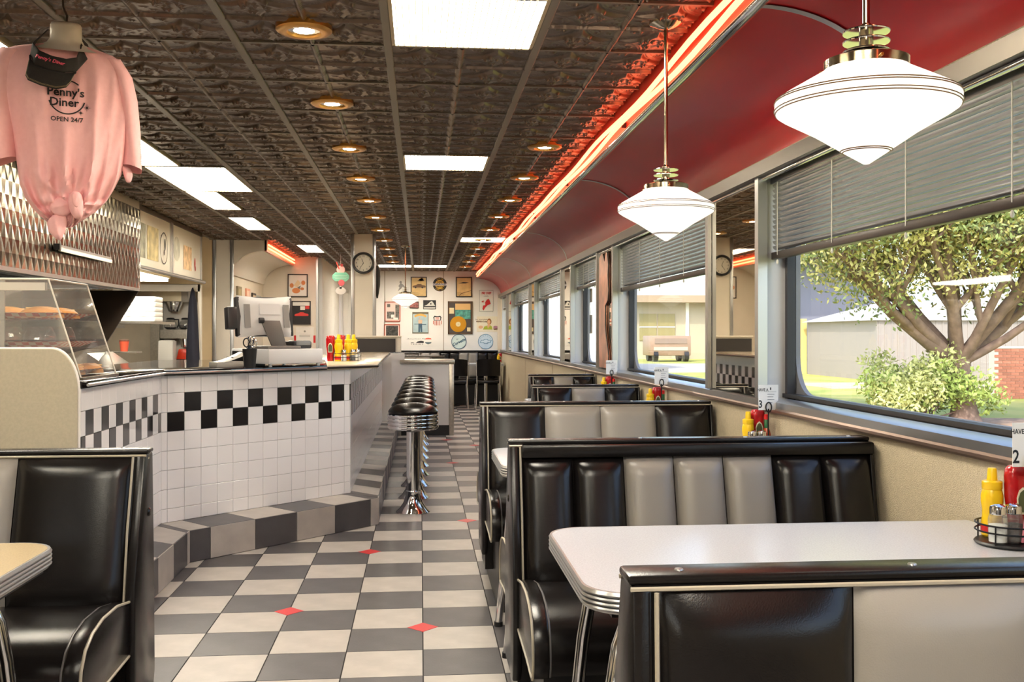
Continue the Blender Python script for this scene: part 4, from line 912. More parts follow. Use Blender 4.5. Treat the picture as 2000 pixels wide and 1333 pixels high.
# ================================================================ CLOCK, SIGNS, HANGING THINGS
ck = thing('wall_clock', 'round black-rimmed wall clock on the pillar', 'clock', (-.667, 11.74, 2.109)); cc = (-.667, 2.109)
ring = lambda r, y: [(cc[0]+r*cos(2*pi*i/48), y, cc[1]+r*sin(2*pi*i/48)) for i in range(48)]
MB().loft([ring(.10, 11.745), ring(.128, 11.745), ring(.13, 11.72), ring(.12, 11.70), ring(.104, 11.705), ring(.10, 11.715)], cap=False).build('rim', black_plain, ck)
dial = MB().loft([ring(.102, 11.738), ring(.102, 11.728)]).build('dial', mat('clock dial', (214, 206, 190), .4), ck)
xf = lambda u, v: (cc[0]+u, 11.7265, cc[1]+v)
flat('numerals', [('t', str(h), .082*sin(R(30*h)), .082*cos(R(30*h)), .024, {'bold': .0005}) for h in range(1, 13)], black_plain, dial, xf)
flat('hand', [('p', [(-.003, .0), (.003, 0), (-.018, .055), (-.022, .05)]), ('p', [(-.003, .004), (.003, -.004), (-.04, -.05), (-.036, -.056)])], black_plain, dial, lambda u, v: (cc[0]+u, 11.7255, cc[1]+v))
hs = thing('hanging_sign', 'green and pink soda-shaped hanging sign by the door', 'sign', (-1.15, 14.5, 2.3)); xs = lambda u, v: (-1.15+u, 14.495, v)
MB().cyl((-1.15, 14.5, 2.25), (-1.15, 14.5, 2.47), .003, n=6).build('hanger', alum, hs)
def plate(name, poly, m, y0=14.497, y1=14.505): return MB().prism(poly, 'y', y0, y1).build(name, m, hs)
plate('green_plaque', [(-1.27, 2.08), (-1.23, 2.04), (-1.07, 2.04), (-1.03, 2.08), (-1.03, 2.13), (-1.07, 2.17), (-1.23, 2.17), (-1.27, 2.13)], mat('mint green', (112, 178, 148), .5))
plate('pink_top', [(-1.15+.06*cos(2*pi*i/20), 2.21+.06*sin(2*pi*i/20)) for i in range(20)], mat('soft pink', (240, 180, 170), .5), 14.5, 14.508)
plate('red_badge', [(-1.14+.045*cos(2*pi*i/20), 2.02+.045*sin(2*pi*i/20)) for i in range(20)], mat('rose badge', (206, 86, 92), .5), 14.488, 14.497)
plate('grey_foot', [(-1.15+.075*cos(2*pi*i/20), 1.905+.055*sin(2*pi*i/20)) for i in range(20)], mat('grey foot', (200, 194, 186), .5)); plate('stalk', [(-1.165, 1.93), (-1.135, 1.93), (-1.13, 2.05), (-1.17, 2.05)], mat('pale stalk', (222, 216, 206), .5))
plate('straw', [(-1.22, 2.32), (-1.205, 2.325), (-1.165, 2.22), (-1.18, 2.215)], mat('straw red', (214, 66, 54), .5)); plate('cherry', [(-1.135+.022*cos(2*pi*i/14), 2.275+.022*sin(2*pi*i/14)) for i in range(14)], mat('cherry red', (150, 40, 36), .4), 14.49, 14.5)
flat('sign_lines', [('r', -.09, 2.118, .09, 2.124), ('r', -.1, 2.098, .1, 2.103), ('r', -.08, 2.078, .08, 2.083)], mat('pale green line', (190, 220, 200), .5), hs, xs)
cp = thing('baseball_cap', 'black cap with teal stitching hanging on the pillar side', 'cap', (-.52, 11.9, 1.9))
MB().loft([[(-.512+a*cos(2*pi*i/16), 11.86+b_*sin(2*pi*i/16), z) for i in range(16)] for z, a, b_ in ((1.70, .008, .03), (1.76, .02, .07), (1.86, .034, .1), (1.96, .036, .1), (2.04, .03, .08), (2.09, .01, .03))]).build('crown', mat('black felt', (22, 24, 24), .8), cp, angle=70)
flat('teal_lettering', [('r', -.02, -.06+.03*q_, .012, -.045+.03*q_) for q_ in range(5)], mat('teal thread', (40, 150, 130), .6), cp, lambda u, v: (-.525+u*.6, 11.757, 1.93+v))
# wavy copper-coloured plate added to imitate a reflection in the mirror pier
cpn = thing('copper_reflection', 'copper-toned wavy cut-out imitating a reflection in the mirror pier', 'panel', (1.46, 7.85, 1.03))
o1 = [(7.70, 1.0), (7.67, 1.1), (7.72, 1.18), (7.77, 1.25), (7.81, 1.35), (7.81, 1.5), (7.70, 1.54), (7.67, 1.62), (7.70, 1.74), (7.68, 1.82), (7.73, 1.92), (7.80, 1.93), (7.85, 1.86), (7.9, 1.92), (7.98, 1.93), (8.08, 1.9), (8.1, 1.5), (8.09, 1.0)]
MB().prism(o1, 'x', 1.474, 1.486).build('plate', mat('copper reflection colour', (224, 166, 142), .3, .8, noise=(5, .3)), cpn, smooth=False)
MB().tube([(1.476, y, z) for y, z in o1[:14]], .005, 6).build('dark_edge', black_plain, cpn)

# ================================================================ PICTURES
def picture(name, label, x0, x1, z0, z1, Y=YFAR, frame=None, fw=.015, bg=None, layers=(), group=None, cat='picture', oval=False):
    t = thing(name, label, cat, ((x0+x1)/2, Y-.01, z0), group); d = .02 if frame else .006
    w, h = x1-x0, z1-z0
    if frame:
        b = MB()
        for q in ((x0, x1, z0, z0+fw), (x0, x1, z1-fw, z1), (x0, x0+fw, z0, z1), (x1-fw, x1, z0, z1)): b.box(q[0], q[1], Y-.025, Y, q[2], q[3])
        b.build('frame', frame, t)
    sheet = t
    if oval: sheet = MB().prism([((x0+x1)/2+w/2*cos(2*pi*i/40), (z0+z1)/2+h/2*sin(2*pi*i/40)) for i in range(40)], 'y', Y-d+.002, Y).build('plate', bg, t)
    elif bg: sheet = MB().box(x0+.001, x1-.001, Y-d+.004 if frame else Y-d, Y, z0+.001, z1-.001).build('sheet', bg, t)
    for k, (items, m) in enumerate(layers):
        yy = Y-d-.0015*(k+1)+(.004 if frame else 0)
        flat('print', items, m, sheet, lambda u, v, yy=yy: (x0+u*w, yy, z0+v*h))
    return t
K = lambda n, c, **k: mat(n, c, .6, **k)
ink = K('black ink', (34, 32, 32)); sepia = K('sepia sheet', (212, 178, 118), noise=(9, .12)); brownink = K('brown ink', (110, 78, 48)); whiteink = K('white ink', (236, 232, 224)); redink = K('red ink', (200, 34, 36)); photo = K('photo greys', (96, 92, 86), noise=(28, .7)); photo2 = K('photo dark', (60, 58, 54), noise=(34, .8)); gold = K('gold ink', (216, 170, 52)); blueink = K('blue ink', (44, 84, 112))
redframe = mat('red wood frame', (166, 66, 40), .4); sheetw = K('sign white', (234, 230, 222)); pinkw = K('pale pink', (236, 206, 196))
car_side = [(.1, .5), (.16, .56), (.34, .6), (.44, .66), (.62, .66), (.72, .6), (.9, .57), (.94, .5), (.9, .46), (.14, .46)]
picture('sign_plate', 'white sign with a running figure, half behind the distant lamp', -.46, -.25, 2.05, 2.29, bg=sheetw, layers=[([('p', [(.2, .1), (.35, .4), (.25, .5), (.45, .75), (.7, .6), (.9, .35), (.6, .45), (.5, .3)]), ('e', .45, .8, .1, .1)], K('grey figure', (150, 146, 142)))], cat='sign')
picture('framed_photos', 'red-framed collage of old photographs, upper of two', -.66, -.37, 1.51, 1.88, frame=redframe, bg=pinkw, layers=[([('r', .15, .15, .62, .5), ('r', .68, .1, .92, .85), ('r', .15, .72, .35, .88)], photo), ([('r', .4, .2, .6, .35), ('r', .55, .1, .85, .2)], whiteink)])
picture('framed_photos', 'red-framed crowd photograph, lower of two by the counter screen', -.67, -.38, 1.12, 1.46, frame=redframe, bg=pinkw, layers=[([('r', .12, .1, .88, .92)], photo2)])
def car_pic(label, x0, x1, kind):
    ly = [([('p', [(x, y*.9+.05) for x, y in car_side])] if kind == 0 else [('p', [(.12, .68), (.3, .71), (.45, .75), (.7, .74), (.82, .72), (.6, .68)])], brownink if kind == 0 else ink)]
    ly.append(([('e', .3, .47, .06, .04), ('e', .72, .47, .06, .04)] if kind == 0 else [('p', [(.2, .05), (.3, .18), (.6, .26), (.95, .33), (.95, .31), (.6, .23), (.32, .15), (.24, .05)])], ink if kind == 0 else brownink))
    ly.append(([('r', .1, .1, .5, .11), ('r', .1, .15, .6, .16), ('r', .1, .2, .45, .21)], brownink))
    if kind == 0: ly.append(([('e', .65, .85, .14, .06), ('p', [(.4, .8), (.7, .95), (.85, .8)])], K('dark sketch', (84, 70, 60))))
    picture('framed_print', label, x0, x1, 1.97, 2.345, frame=wood_dark, fw=.018, bg=sepia, layers=ly)
car_pic('dark-framed sepia car drawing beside the distant lamp', -.18, .12, 0); car_pic('dark-framed sepia car drawing with a road line below', .66, .96, 1)
picture('round_sign', 'round black and yellow service sign between the car drawings', .23, .49, 2.075, 2.335, bg=ink, oval=True, cat='sign', layers=[([('e', .5, .5, .33, .33)], gold), ([('r', .0, .42, 1.0, .58)], K('bluish band', (206, 204, 214))), ([('t', 'CHEVROLET', .5, .5, .17, {'bold': .004}), ('t', 'SUPER', .5, .66, .13, {'bold': .004}), ('t', 'SERVICE', .5, .33, .13, {'bold': .004})], ink), ([('c', 'SUPER', .5, .5, .41, .13, 90, False), ('c', 'SERVICE', .5, .5, .41, .13, 270, True)], gold)])
picture('small_frame', 'small dark picture half hidden by the distant lamp', -.2, -.03, 1.76, 1.88, frame=wood_dark, fw=.01, bg=K('rose photo', (150, 90, 84), noise=(30, .5)))
picture('black_sign', 'small black sign with a pale peaked shape', .05, .29, 1.74, 1.91, bg=ink, cat='sign', layers=[([('p', [(.08, .36), (.3, .5), (.55, .82), (.68, .92), (.8, .7), (.94, .36)]), ('r', .06, .08, .94, .22)], K('pale silhouette', (206, 202, 194))), ([('e', .6, .6, .05, .1)], ink)])
picture('rodeo_poster', 'pale blue poster of a figure in jeans under a gold arch', -.15, .15, 1.29, 1.69, bg=K('pale blue sky', (170, 192, 196), noise=(6, .12)), cat='poster', layers=[([('r', 0, .9, 1, 1), ('r', 0, 0, 1, .05), ('r', 0, 0, .04, 1), ('r', .96, 0, 1, 1)], K('olive border', (112, 106, 84))), ([('o', .5, .1, .72, .82, 62, 118)], K('gold letters', (214, 166, 84))), ([('e', .46, .72, .05, .045), ('p', [(.38, .45), (.6, .45), (.62, .64), (.36, .64)])], K('tan shirt', (206, 176, 146))), ([('p', [(.37, .06), (.47, .06), (.48, .3), (.52, .06), (.62, .06), (.6, .46), (.38, .46)]), ('r', .12, .42, .4, .45), ('r', .58, .4, .86, .43)], K('denim', (58, 88, 108)))])
picture('shield_sign', 'shield-shaped railway sign with red stripes', .225, .405, 1.42, 1.62, cat='sign', layers=[([('p', [(.08, .86), (.2, 1), (.5, .95), (.8, 1), (.92, .86), (.86, .6), (1, .35), (.8, .08), (.5, 0), (.2, .08), (0, .35), (.14, .6)])], whiteink), ([('p', [(.08, .86), (.2, 1), (.5, .95), (.8, 1), (.92, .86), (.86, .56), (.14, .56)])], ink), ([('r', .2, .62, .8, .86)], whiteink), ([('t', 'UNION', .5, .8, .12, {'bold': .005}), ('t', 'PACIFIC', .5, .69, .12, {'bold': .005})]+[('r', .06+.16*k, .1 if 0 < k < 5 else .2, .13+.16*k, .54) for k in range(6)], K('rust red', (190, 82, 60)))])
picture('railway_poster', 'white railway poster with script lettering and a small badge', -.21, .23, 1.06, 1.24, bg=sheetw, cat='poster', layers=[([('t', 'American Flyer', .36, .72, .15, {'shear': .3}), ('p', [(.06, .3), (.1, .36), (.2, .34), (.22, .28)]), ('p', [(.28, .3), (.36, .44), (.5, .52), (.62, .46), (.62, .28)]), ('t', 'T R A I N S', .33, .17, .11, {'bold': .004})], ink), ([('p', [(.66, .66), (.7, .78), (.8, .82), (.92, .78), (.95, .66)])], K('orange red ink', (224, 96, 72))), ([('p', [(.66, .38), (.95, .38), (.92, .24), (.8, .16), (.7, .24)])], K('slate', (92, 108, 112)))])
picture('gold_record', 'framed gold record with album sleeve on the far wall', .51, .97, 1.28, 1.89, frame=mat('bronze frame', (96, 72, 50), .35, .3), fw=.022, bg=K('dark mount', (74, 66, 64)), layers=[([('r', .3, .46, .92, .93)], K('sleeve sky', (222, 180, 120))), ([('r', .3, .46, .92, .74)], K('sleeve sea', (80, 150, 140), noise=(22, .4))), ([('e', .42, .3, .33, .245)], mat('gold disc', (222, 160, 44), .25, .6)), ([('e', .42, .3, .1, .075)], K('disc label', (218, 206, 166))), ([('r', .06, .62, .25, .8), ('r', .78, .08, .92, .2)], K('note card', (226, 208, 164))), ([('e', .42, .3, .015, .011)], ink)])
picture('petrol_sign', 'white fire chief sign with a red hat', 1.10, 1.36, 1.70, 2.10, bg=sheetw, cat='sign', layers=[([('r', 0, 0, 1, .012), ('r', 0, .988, 1, 1), ('r', 0, 0, .014, 1), ('r', .986, 0, 1, 1)], ink), ([('t', 'FIRE CHIEF', .5, .86, .145, {'bold': .006, 'shear': .15}), ('p', [(.22, .12), (.3, .05), (.42, .18), (.6, .3), (.82, .36), (.74, .52), (.66, .6), (.54, .56), (.42, .44), (.42, .3), (.26, .28)]), ('p', [(.26, .42), (.3, .48), (.34, .42), (.32, .52), (.14, .46)])], redink), ([('t', 'GASOLINE', .5, .73, .05), ('r', .3, .70, .7, .705)], ink), ([('p', [(.25+.09*cos(R(90+36*i))*(1 if i % 2 == 0 else .42), .47+.065*sin(R(90+36*i))*(1 if i % 2 == 0 else .42)) for i in range(10)])], K('rust star', (176, 70, 60)))])
picture('soda_poster', 'cream soda poster with a smiling figure and script lettering', 1.05, 1.47, 1.32, 1.61, bg=K('cream poster', (234, 222, 198)), cat='poster', layers=[([('e', .56, .66, .1, .2)], K('hair brown', (150, 92, 40))), ([('e', .54, .64, .07, .13), ('p', [(.42, .2), (.5, .5), (.6, .5), (.66, .2)]), ('e', .18, .3, .1, .1)], K('skin tone', (226, 172, 130))), ([('p', [(.28, .15), (.34, .34), (.46, .4), (.5, .2), (.6, .42), (.68, .34), (.7, .15)])], K('lime dress', (170, 176, 50))), ([('t', 'be sociable', .2, .8, .12, {'shear': .3}), ('t', 'PEPSI-Cola', .22, .66, .11, {'bold': .004}), ('p', [(.72, .2), (.8, .12), (.95, .16), (.96, .24)])], K('brown letters', (120, 84, 60))), ([('e', .84, .3, .1, .09)], K('mauve cap', (170, 120, 140)))])
picture('round_sign', 'round pale sign with dark blue script and rim below the gold record', .575, .86, .995, 1.28, bg=K('pale aqua', (206, 222, 218)), oval=True, cat='sign', layers=[([('o', .5, .5, .46, .5)], blueink), ([('t', 'Corvette', .5, .46, .26, {'shear': .4, 'rot': .45, 'bold': .006}), ('t', 'by', .38, .66, .14, {'shear': .3, 'rot': .45})], blueink)])
picture('round_sign', 'round pale blue sign with a cross-shaped emblem in the corner', 1.075, 1.36, .995, 1.28, bg=K('pale blue enamel', (200, 216, 228)), oval=True, cat='sign', layers=[([('o', .5, .5, .465, .5)]+[('r', .5+.38*cos(R(a))-.012, .5+.38*sin(R(a))-.02, .5+.38*cos(R(a))+.012, .5+.38*sin(R(a))+.02) for a in range(30, 151, 20)], K('steel blue', (92, 138, 166))), ([('p', [(.12, .42), (.2, .6), (.36, .6), (.4, .66), (.64, .66), (.66, .6), (.9, .6), (.82, .42), (.64, .42), (.62, .36), (.38, .36), (.36, .42)])], K('steel blue', (92, 138, 166))), ([('p', [(.17, .44), (.225, .57), (.39, .57), (.42, .63), (.61, .63), (.64, .57), (.85, .57), (.79, .45), (.61, .45), (.59, .39), (.41, .39), (.39, .45)])], K('pale blue enamel', (200, 216, 228)))])
# the wall short of it, beyond the kitchen
picture('framed_print', 'black-framed food print beyond the cash register', -2.01, -1.71, 1.84, 2.19, 15.3, frame=wood_dark, bg=sheetw, layers=[([('e', .42, .28, .2, .12), ('e', .2, .5, .1, .1), ('e', .78, .62, .1, .1), ('e', .72, .36, .1, .06)], K('food orange', (206, 130, 74))), ([('p', [(.3, .5), (.5, .75), (.66, .6), (.48, .42)])], K('cream box', (222, 200, 160))), ([('p', [(.48, .42), (.66, .5), (.6, .34)])], K('grey cup', (112, 110, 100)))])
picture('framed_poster', 'black-framed poster of a red car beside the cash register', -1.95, -1.665, 1.42, 1.78, 15.3, frame=wood_dark, bg=ink, layers=[([('r', .05, .8, .95, .97), ('r', .45, .62, .7, .78)], sheetw), ([('p', [(x*.9+.05, y*.8-.0) for x, y in car_side]), ('r', .72, .66, .93, .8)], K('car red', (214, 58, 52)))])
picture('notice', 'white notice with red edge strips behind the register', -1.89, -1.62, 1.13, 1.38, 15.3, bg=sheetw, layers=[([('r', -.1, .05, .02, .5), ('r', .98, .05, 1.1, .5)], redink), ([('r', .2, .5, .8, .52), ('r', .2, .42, .8, .44), ('e', .5, .75, .06, .06)], K('grey print', (150, 146, 140)))])
for k, (y, z0, z1, m, lab) in enumerate(((13.1, 1.35, 1.9, K('bronze strip', (150, 138, 110)), 'tall bronze strip panel on the back room side wall'), (13.75, 1.5, 1.9, K('salmon oval', (224, 160, 134)), 'salmon sign on the back room side wall'), (14.25, 1.5, 1.86, wood_dark, 'dark-framed picture on the back room side wall'), (14.7, 1.5, 1.84, K('silver oval', (186, 190, 186)), 'silver sign on the back room side wall'))):
    t = thing('side_picture', lab, 'picture', (-2.37, y, z0)); MB().box(-2.38, -2.36, y, y+.3, z0, z1).build('plate', m, t); MB().box(-2.361, -2.357, y+.03, y+.27, z0+.03, z1-.03).build('print', K('side print %d' % k, [(176, 160, 120), (240, 200, 180), (220, 200, 170), (206, 212, 214)][k], noise=(10, .2)), t)

# ================================================================ FAR END FURNITURE
bench = thing('wall_bench', 'black and grey upholstered bench along the far wall', 'bench', (.4, 18.2, 0))
MB().box(-.7, 1.42, 18.3, 18.49, .1, .95).build('back_core', black_vinyl, bench); MB().box(-.72, 1.43, 18.25, 18.49, .95, .975).build('top_cap', black_vinyl, bench, bevel=.008)
for k in range(12):
    ch = 'bbggggbbggbb'[k] if k < 9 else 'gbb'[k-9]
    puff(-.7+.176*k, -.7+.176*(k+1), .46, .945, 18.3, -1, .035).build('back_panel', black_vinyl if ch == 'b' else grey_vinyl, bench, angle=70)
MB().box(-.7, 1.42, 17.88, 18.3, .36, .47).build('seat_cushion', black_vinyl, bench, bevel=.03); MB().box(-.68, 1.42, 17.95, 18.3, 0, .36).build('base', black_plain, bench)
def chair(label, x, y, rz):
    t = thing('dinette_chair', label, 'chair', (0, 0, 0), 'dinette chairs at the far tables')
    MB().box(-.2, .2, -.2, .2, .43, .475).build('seat', black_vinyl, t, bevel=.015)
    MB().grid(lambda u, v: ((u-.5)*.40, -.215-.05*(v)+.03*(1-(2*u-1)**2)*-1, .56+.29*v-.02*(2*u-1)**4*v), 12, 8).build('backrest', black_vinyl, t)
    MB().grid(lambda u, v: ((u-.5)*.40, -.235-.05*(v)-.03*(1-(2*u-1)**2), .56+.29*v-.02*(2*u-1)**4*v), 12, 8).build('backrest_rear', black_vinyl, t)
    for s in (-1, 1):
        MB().tube([(s*.205, -.25, .80), (s*.2, -.225, .6), (s*.195, -.205, .44), (s*.2, -.215, .3), (s*.215, -.25, 0)], .011, 10).build('leg', chrome, t)
        MB().tube([(s*.19, .12, .43), (s*.195, .18, .41), (s*.2, .2, .33), (s*.215, .24, 0)], .011, 10).build('leg', chrome, t)
        MB().tube([(s*.195, -.2, .435), (s*.195, .16, .425)], .01, 8).build('seat_rail', chrome, t)
    t.location = (x, y, 0); t.rotation_euler = (0, 0, rz)
chair('black chrome chair at the far window table', 1.16, 17.1, 0); chair('black chrome chair half hidden by the low cabinet', .60, 17.1, 0); chair('black chrome chair mostly behind the low cabinet', .02, 17.1, 0)
def ftable(label, x0, x1, y0, y1):
    t = thing('dining_table', label, 'table', ((x0+x1)/2, (y0+y1)/2, 0), 'far dining tables'); MB().box(x0, x1, y0, y1, .735, .76).build('table_top', laminate, t, bevel=.004); MB().box(x0-.004, x1+.004, y0-.004, y1+.004, .715, .74).build('edge_band', alum, t)
    xm, ym = (x0+x1)/2, (y0+y1)/2; MB().cyl((xm, ym, .02), (xm, ym, .72), .035, n=14).build('post', chrome, t); MB().lathe([(.22, 0), (.2, .015), (.04, .04)], (xm, ym, 0), 24).build('foot', black_plain, t)
ftable('white table in the far window corner', .86, 1.46, 17.35, 17.85); ftable('white table at the far bench beside the low cabinet', .2, .76, 17.35, 17.85); ftable('white table at the far bench behind the low cabinet', -.5, .1, 17.35, 17.85)
mustard((1.38, 17.5, .76), 'yellow mustard bottle on the far corner table'); ketchup((1.42, 17.6, .76), 'red ketchup bottle on the far corner table')
for k, (x0, x1, y) in enumerate(((-.62, -.02, 14.6), (-.5, .36, 13.9))):
    booth(['booth bench just behind the low cabinet end wall', 'booth bench showing above the low cabinet'][k], (x0, y+.6, 0), x1-x0, 'bgg' if k == 0 else 'gggb', sides=(-1,), zt=.99-.03*k)

# ================================================================ PINK SHIRT ON A HANGING FORM
SP = Vector((-1.213, 3.53, 0)); sh_t = thing('hanging_shirt', 'knotted pink souvenir shirt on a form hung from the ceiling', 'shirt', tuple(SP+Vector((0, 0, 1.59))))
ROT = Matrix.Rotation(R(18.5), 3, 'Z'); U = .00176
def SX(px, y, py):   # pattern units: right, toward the back, up
    k = 1+y/3.4
    return tuple(SP+ROT @ Vector(((px-130)*U*k, y, 0))+Vector((0, 0, 1.268+(654-py)*U*k)))
pinkm = mat('pink cotton', (255, 196, 198), .85, noise=(60, .03), bump=(500, .1))
lev = [(86, 94, 166, .045), (91, 74, 186, .055), (98, 42, 212, .062), (108, 20, 228, .07), (122, 8, 238, .078), (145, 6, 245, .086), (180, 12, 247, .094), (220, 22, 246, .1), (260, 33, 243, .104), (300, 40, 237, .104), (335, 44, 230, .1), (365, 48, 216, .09), (390, 57, 202, .077), (410, 70, 184, .062), (425, 84, 165, .048), (437, 98, 148, .034), (444, 110, 140, .02)]
def interp(py):
    for a, b in zip(lev, lev[1:]):
        if a[0] <= py <= b[0]:
            s = (py-a[0])/(b[0]-a[0]); s2 = s
            return [a[k]+(b[k]-a[k])*s2 for k in (1, 2, 3)]
    return lev[-1][1:]
def ridge(x): return 1-abs(sin(x))
def body(u, v):
    py = 86+(444-86)*v; xl, xr, d = interp(py); hw = (xr-xl)/2; a = 2*pi*u
    cxx = cos(a); sy = sin(a); x = (xl+xr)/2+hw*math.copysign(abs(cxx)**.85, cxx); w = (x-(xl+xr)/2)/max(hw, 1)
    A = .004+.022*max(0, min(1, (py-120)/240))**1.1
    kx = (138-(xl+xr)/2)/max(hw, 1)
    f = (ridge((w-kx)*6.3+.6)+.6*ridge((w-kx)*11.5+1.9+.3*sin(py*.02))+.25*sin((w-kx)*23+py*.03))-.8
    y = -d*math.copysign(abs(sy)**.8, sy)*1.0
    if sy > 0:
        dx, dy = x-142, (py-400)*1.1; rr = sqrt(dx*dx+dy*dy); an = math.atan2(dy, dx)
        y -= A*f*min(1, sy*2.2)*min(1, rr/60)+.016*(ridge(an*5.5+.4)+.5*ridge(an*9.5+1)-.6)*exp(-(max(0, rr-25)/75)**2)*min(1, sy*2)
    else: y = d*.75*abs(sy)**.8+.25*A*f
    return SX(x, y, py)
sb = MB().grid(body, 150, 84, wrap=True); sbo = sb.build('body', pinkm, sh_t, angle=80)
from mathutils.bvhtree import BVHTree
bvh = BVHTree.FromPolygons([Vector(v) for v in sb.v], sb.f)
back = ROT @ Vector((0, 1, 0))
def on_shirt(px, py, lift=.002):
    o = Vector(SX(px, -.4, py)); h = bvh.ray_cast(o, (Vector(SX(px, .1, py))-o).normalized())
    return tuple((h[0] if h[0] else Vector(SX(px, -.1, py)))-back*lift)
def sleeve(rows_, open_up, k):
    def fn(u, v):
        s = v*(len(rows_)-1); i = min(int(s), len(rows_)-2); q = s-i; r = [rows_[i][j]+(rows_[i+1][j]-rows_[i][j])*q for j in range(5)]
        a = 2*pi*u; fl = 1+.10*sin(3*a+v*3+k)*v
        return SX(r[1]+r[2]*cos(a)*fl, -r[3]*sin(a)*fl, r[0]+r[4]*cos(a)-8*sin(a)*v)
    return MB().grid(fn, 40, 30, wrap=True)
sleeve([(104, 36, 20, .05, 0), (135, 18, 28, .062, -6), (180, 10, 33, .066, -6), (240, 7, 35, .068, -8), (290, 9, 34, .066, -10), (326, 11, 33, .064, -12)], 1, 0).build('sleeve', pinkm, sh_t, angle=80)
sleeve([(104, 212, 16, .05, 0), (135, 230, 20, .06, 4), (180, 240, 20, .062, 5), (240, 246, 20, .06, 6), (290, 249, 20, .056, 6), (322, 250, 20, .052, 5)], 1, 2).build('sleeve', pinkm, sh_t, angle=80)
def blob(cx_, cy_, rx, ry, d, y0, lab, tw=0, pw=.8):
    def fn(u, v):
        a = 2*pi*u; p = -pi/2+pi*v; c_ = cos(p)**pw; return SX(cx_+rx*c_*cos(a)*(1+.08*sin(4*a+3*v))+tw*sin(p), y0-d*c_*sin(a), cy_-ry*sin(p))
    return MB().grid(fn, 28, 16, wrap=True).build(lab, pinkm, sh_t, angle=80)
def cloth(outline, d, y0, name, crease=(0, 1), ns=7):
    n = len(outline); cx_ = sum(p[0] for p in outline)/n; cy_ = sum(p[1] for p in outline)/n; o3 = []
    for i in range(n):      # rounded outline
        a, b2 = outline[i], outline[(i+1) % n]
        for q in range(4): o3.append((a[0]+(b2[0]-a[0])*q/4, a[1]+(b2[1]-a[1])*q/4))
    for _ in range(2): o3 = [((o3[i-1][0]+2*o3[i][0]+o3[(i+1) % len(o3)][0])/4, (o3[i-1][1]+2*o3[i][1]+o3[(i+1) % len(o3)][1])/4) for i in range(len(o3))]
    def fn(u, v):
        p = o3[round(u*len(o3)) % len(o3)]; k = cos(v*pi/2); x, y = cx_+(p[0]-cx_)*k, cy_+(p[1]-cy_)*k
        w = ((x-cx_)*crease[0]+(y-cy_)*crease[1])
        return SX(x, y0-d*sin(v*pi/2)**.6+.006*abs(sin(w*.16+.4))*sin(v*pi/2), y)
    MB().grid(fn, len(o3), ns, wrap=True).build(name, pinkm, sh_t, angle=80)
cloth([(229, 314), (246, 320), (252, 333), (248, 349), (239, 350), (234, 334)], .02, -.02, 'sleeve_fold', (1, .3))
cloth([(104, 392), (118, 384), (134, 386), (140, 400), (138, 416), (124, 424), (108, 420), (100, 408)], .035, -.055, 'knot', (.3, 1))
cloth([(134, 380), (142, 371), (153, 372), (160, 382), (161, 408), (158, 425), (146, 427), (137, 414), (132, 396)], .04, -.07, 'knot_loop', (1, .1))
cloth([(106, 420), (122, 414), (131, 424), (130, 446), (124, 462), (119, 471), (107, 464), (97, 450), (95, 434)], .032, -.05, 'knot_tail', (1, -.2))
cloth([(139, 376), (152, 375), (156, 388), (150, 404), (142, 400)], .012, -.105, 'knot_fold', (1, .4))
def spx(u, v): return on_shirt(u, v)
inkm = mat('black shirt print', (34, 26, 26), .7)
dn = lambda it: [i for i in it]
lo = [('t', "Penny's", 0, 0, 22.5, {'bold': .5}), ('t', 'Diner', -3, -20, 22.5, {'bold': .5}), ('o', 2, -9, 31.5, 34, 195, 345), ('o', 2, -9, 31.5, 34, 50, 105), ('t', 'OPEN 24/7', 2, -53, 12.5, {'bold': .2})]
for sx_, sy_, r_ in ((38, -27, 9), (27, -38, 6)):
    for k in range(4):
        a = k*pi/4; rr_ = r_ if k % 2 == 0 else r_*.6
        lo.append(('p', [(sx_+rr_*cos(a), sy_+rr_*sin(a)), (sx_+.7*cos(a+pi/2), sy_+.7*sin(a+pi/2)), (sx_-rr_*cos(a), sy_-rr_*sin(a)), (sx_+.7*cos(a-pi/2), sy_+.7*sin(a-pi/2))]))
a_, b_ = shapes2d(lo); MB().add([on_shirt(129+x, 179-y) for x, y in a_], b_).build('shirt_print', inkm, sbo, smooth=False, recalc=False)
fmz = thing('display_form', 'white neck of the hanging display form above the pink shirt', 'display form', SX(130, 0, 60))
formm = mat('white form plastic', (222, 216, 204), .35)
MB().loft([[SX(129+w*cos(2*pi*i/32), -w*U*.9*sin(2*pi*i/32)-.002*(py-60)*.05, py) for i in range(32)] for py, w in ((96, 62), (90, 46), (84, 34), (76, 29), (62, 28.5), (50, 28.5), (45, 26), (42, 20), (41, 4))]).build('neck', formm, fmz, angle=60)
MB().tube([SX(130, .0, 42), SX(131, 0, 30), SX(127, 0, 22), SX(124, 0, 14), SX(122, .0, -22)], .004, 8).build('hook', mat('dark wire', (60, 52, 44), .4, .6), fmz)
vs = thing('sun_visor', 'black sun visor with pink lettering on the hanging form', 'visor', SX(110, -.1, 140)); visb = mat('black twill', (38, 34, 30), .85, noise=(200, .1), bump=(700, .15))
def lerp(a, b, t): return a+(b-a)*t
def arc(pts, u):
    s = u*(len(pts)-1); i = min(int(s), len(pts)-2); q = s-i; return [lerp(pts[i][k], pts[i+1][k], q) for k in range(3)]
topE = [(97, .05, 60), (84, .0, 74), (70, -.07, 88), (82, -.118, 101), (105, -.135, 109), (130, -.135, 112), (150, -.118, 107), (156, -.06, 88), (157, .0, 74), (156, .05, 70)]
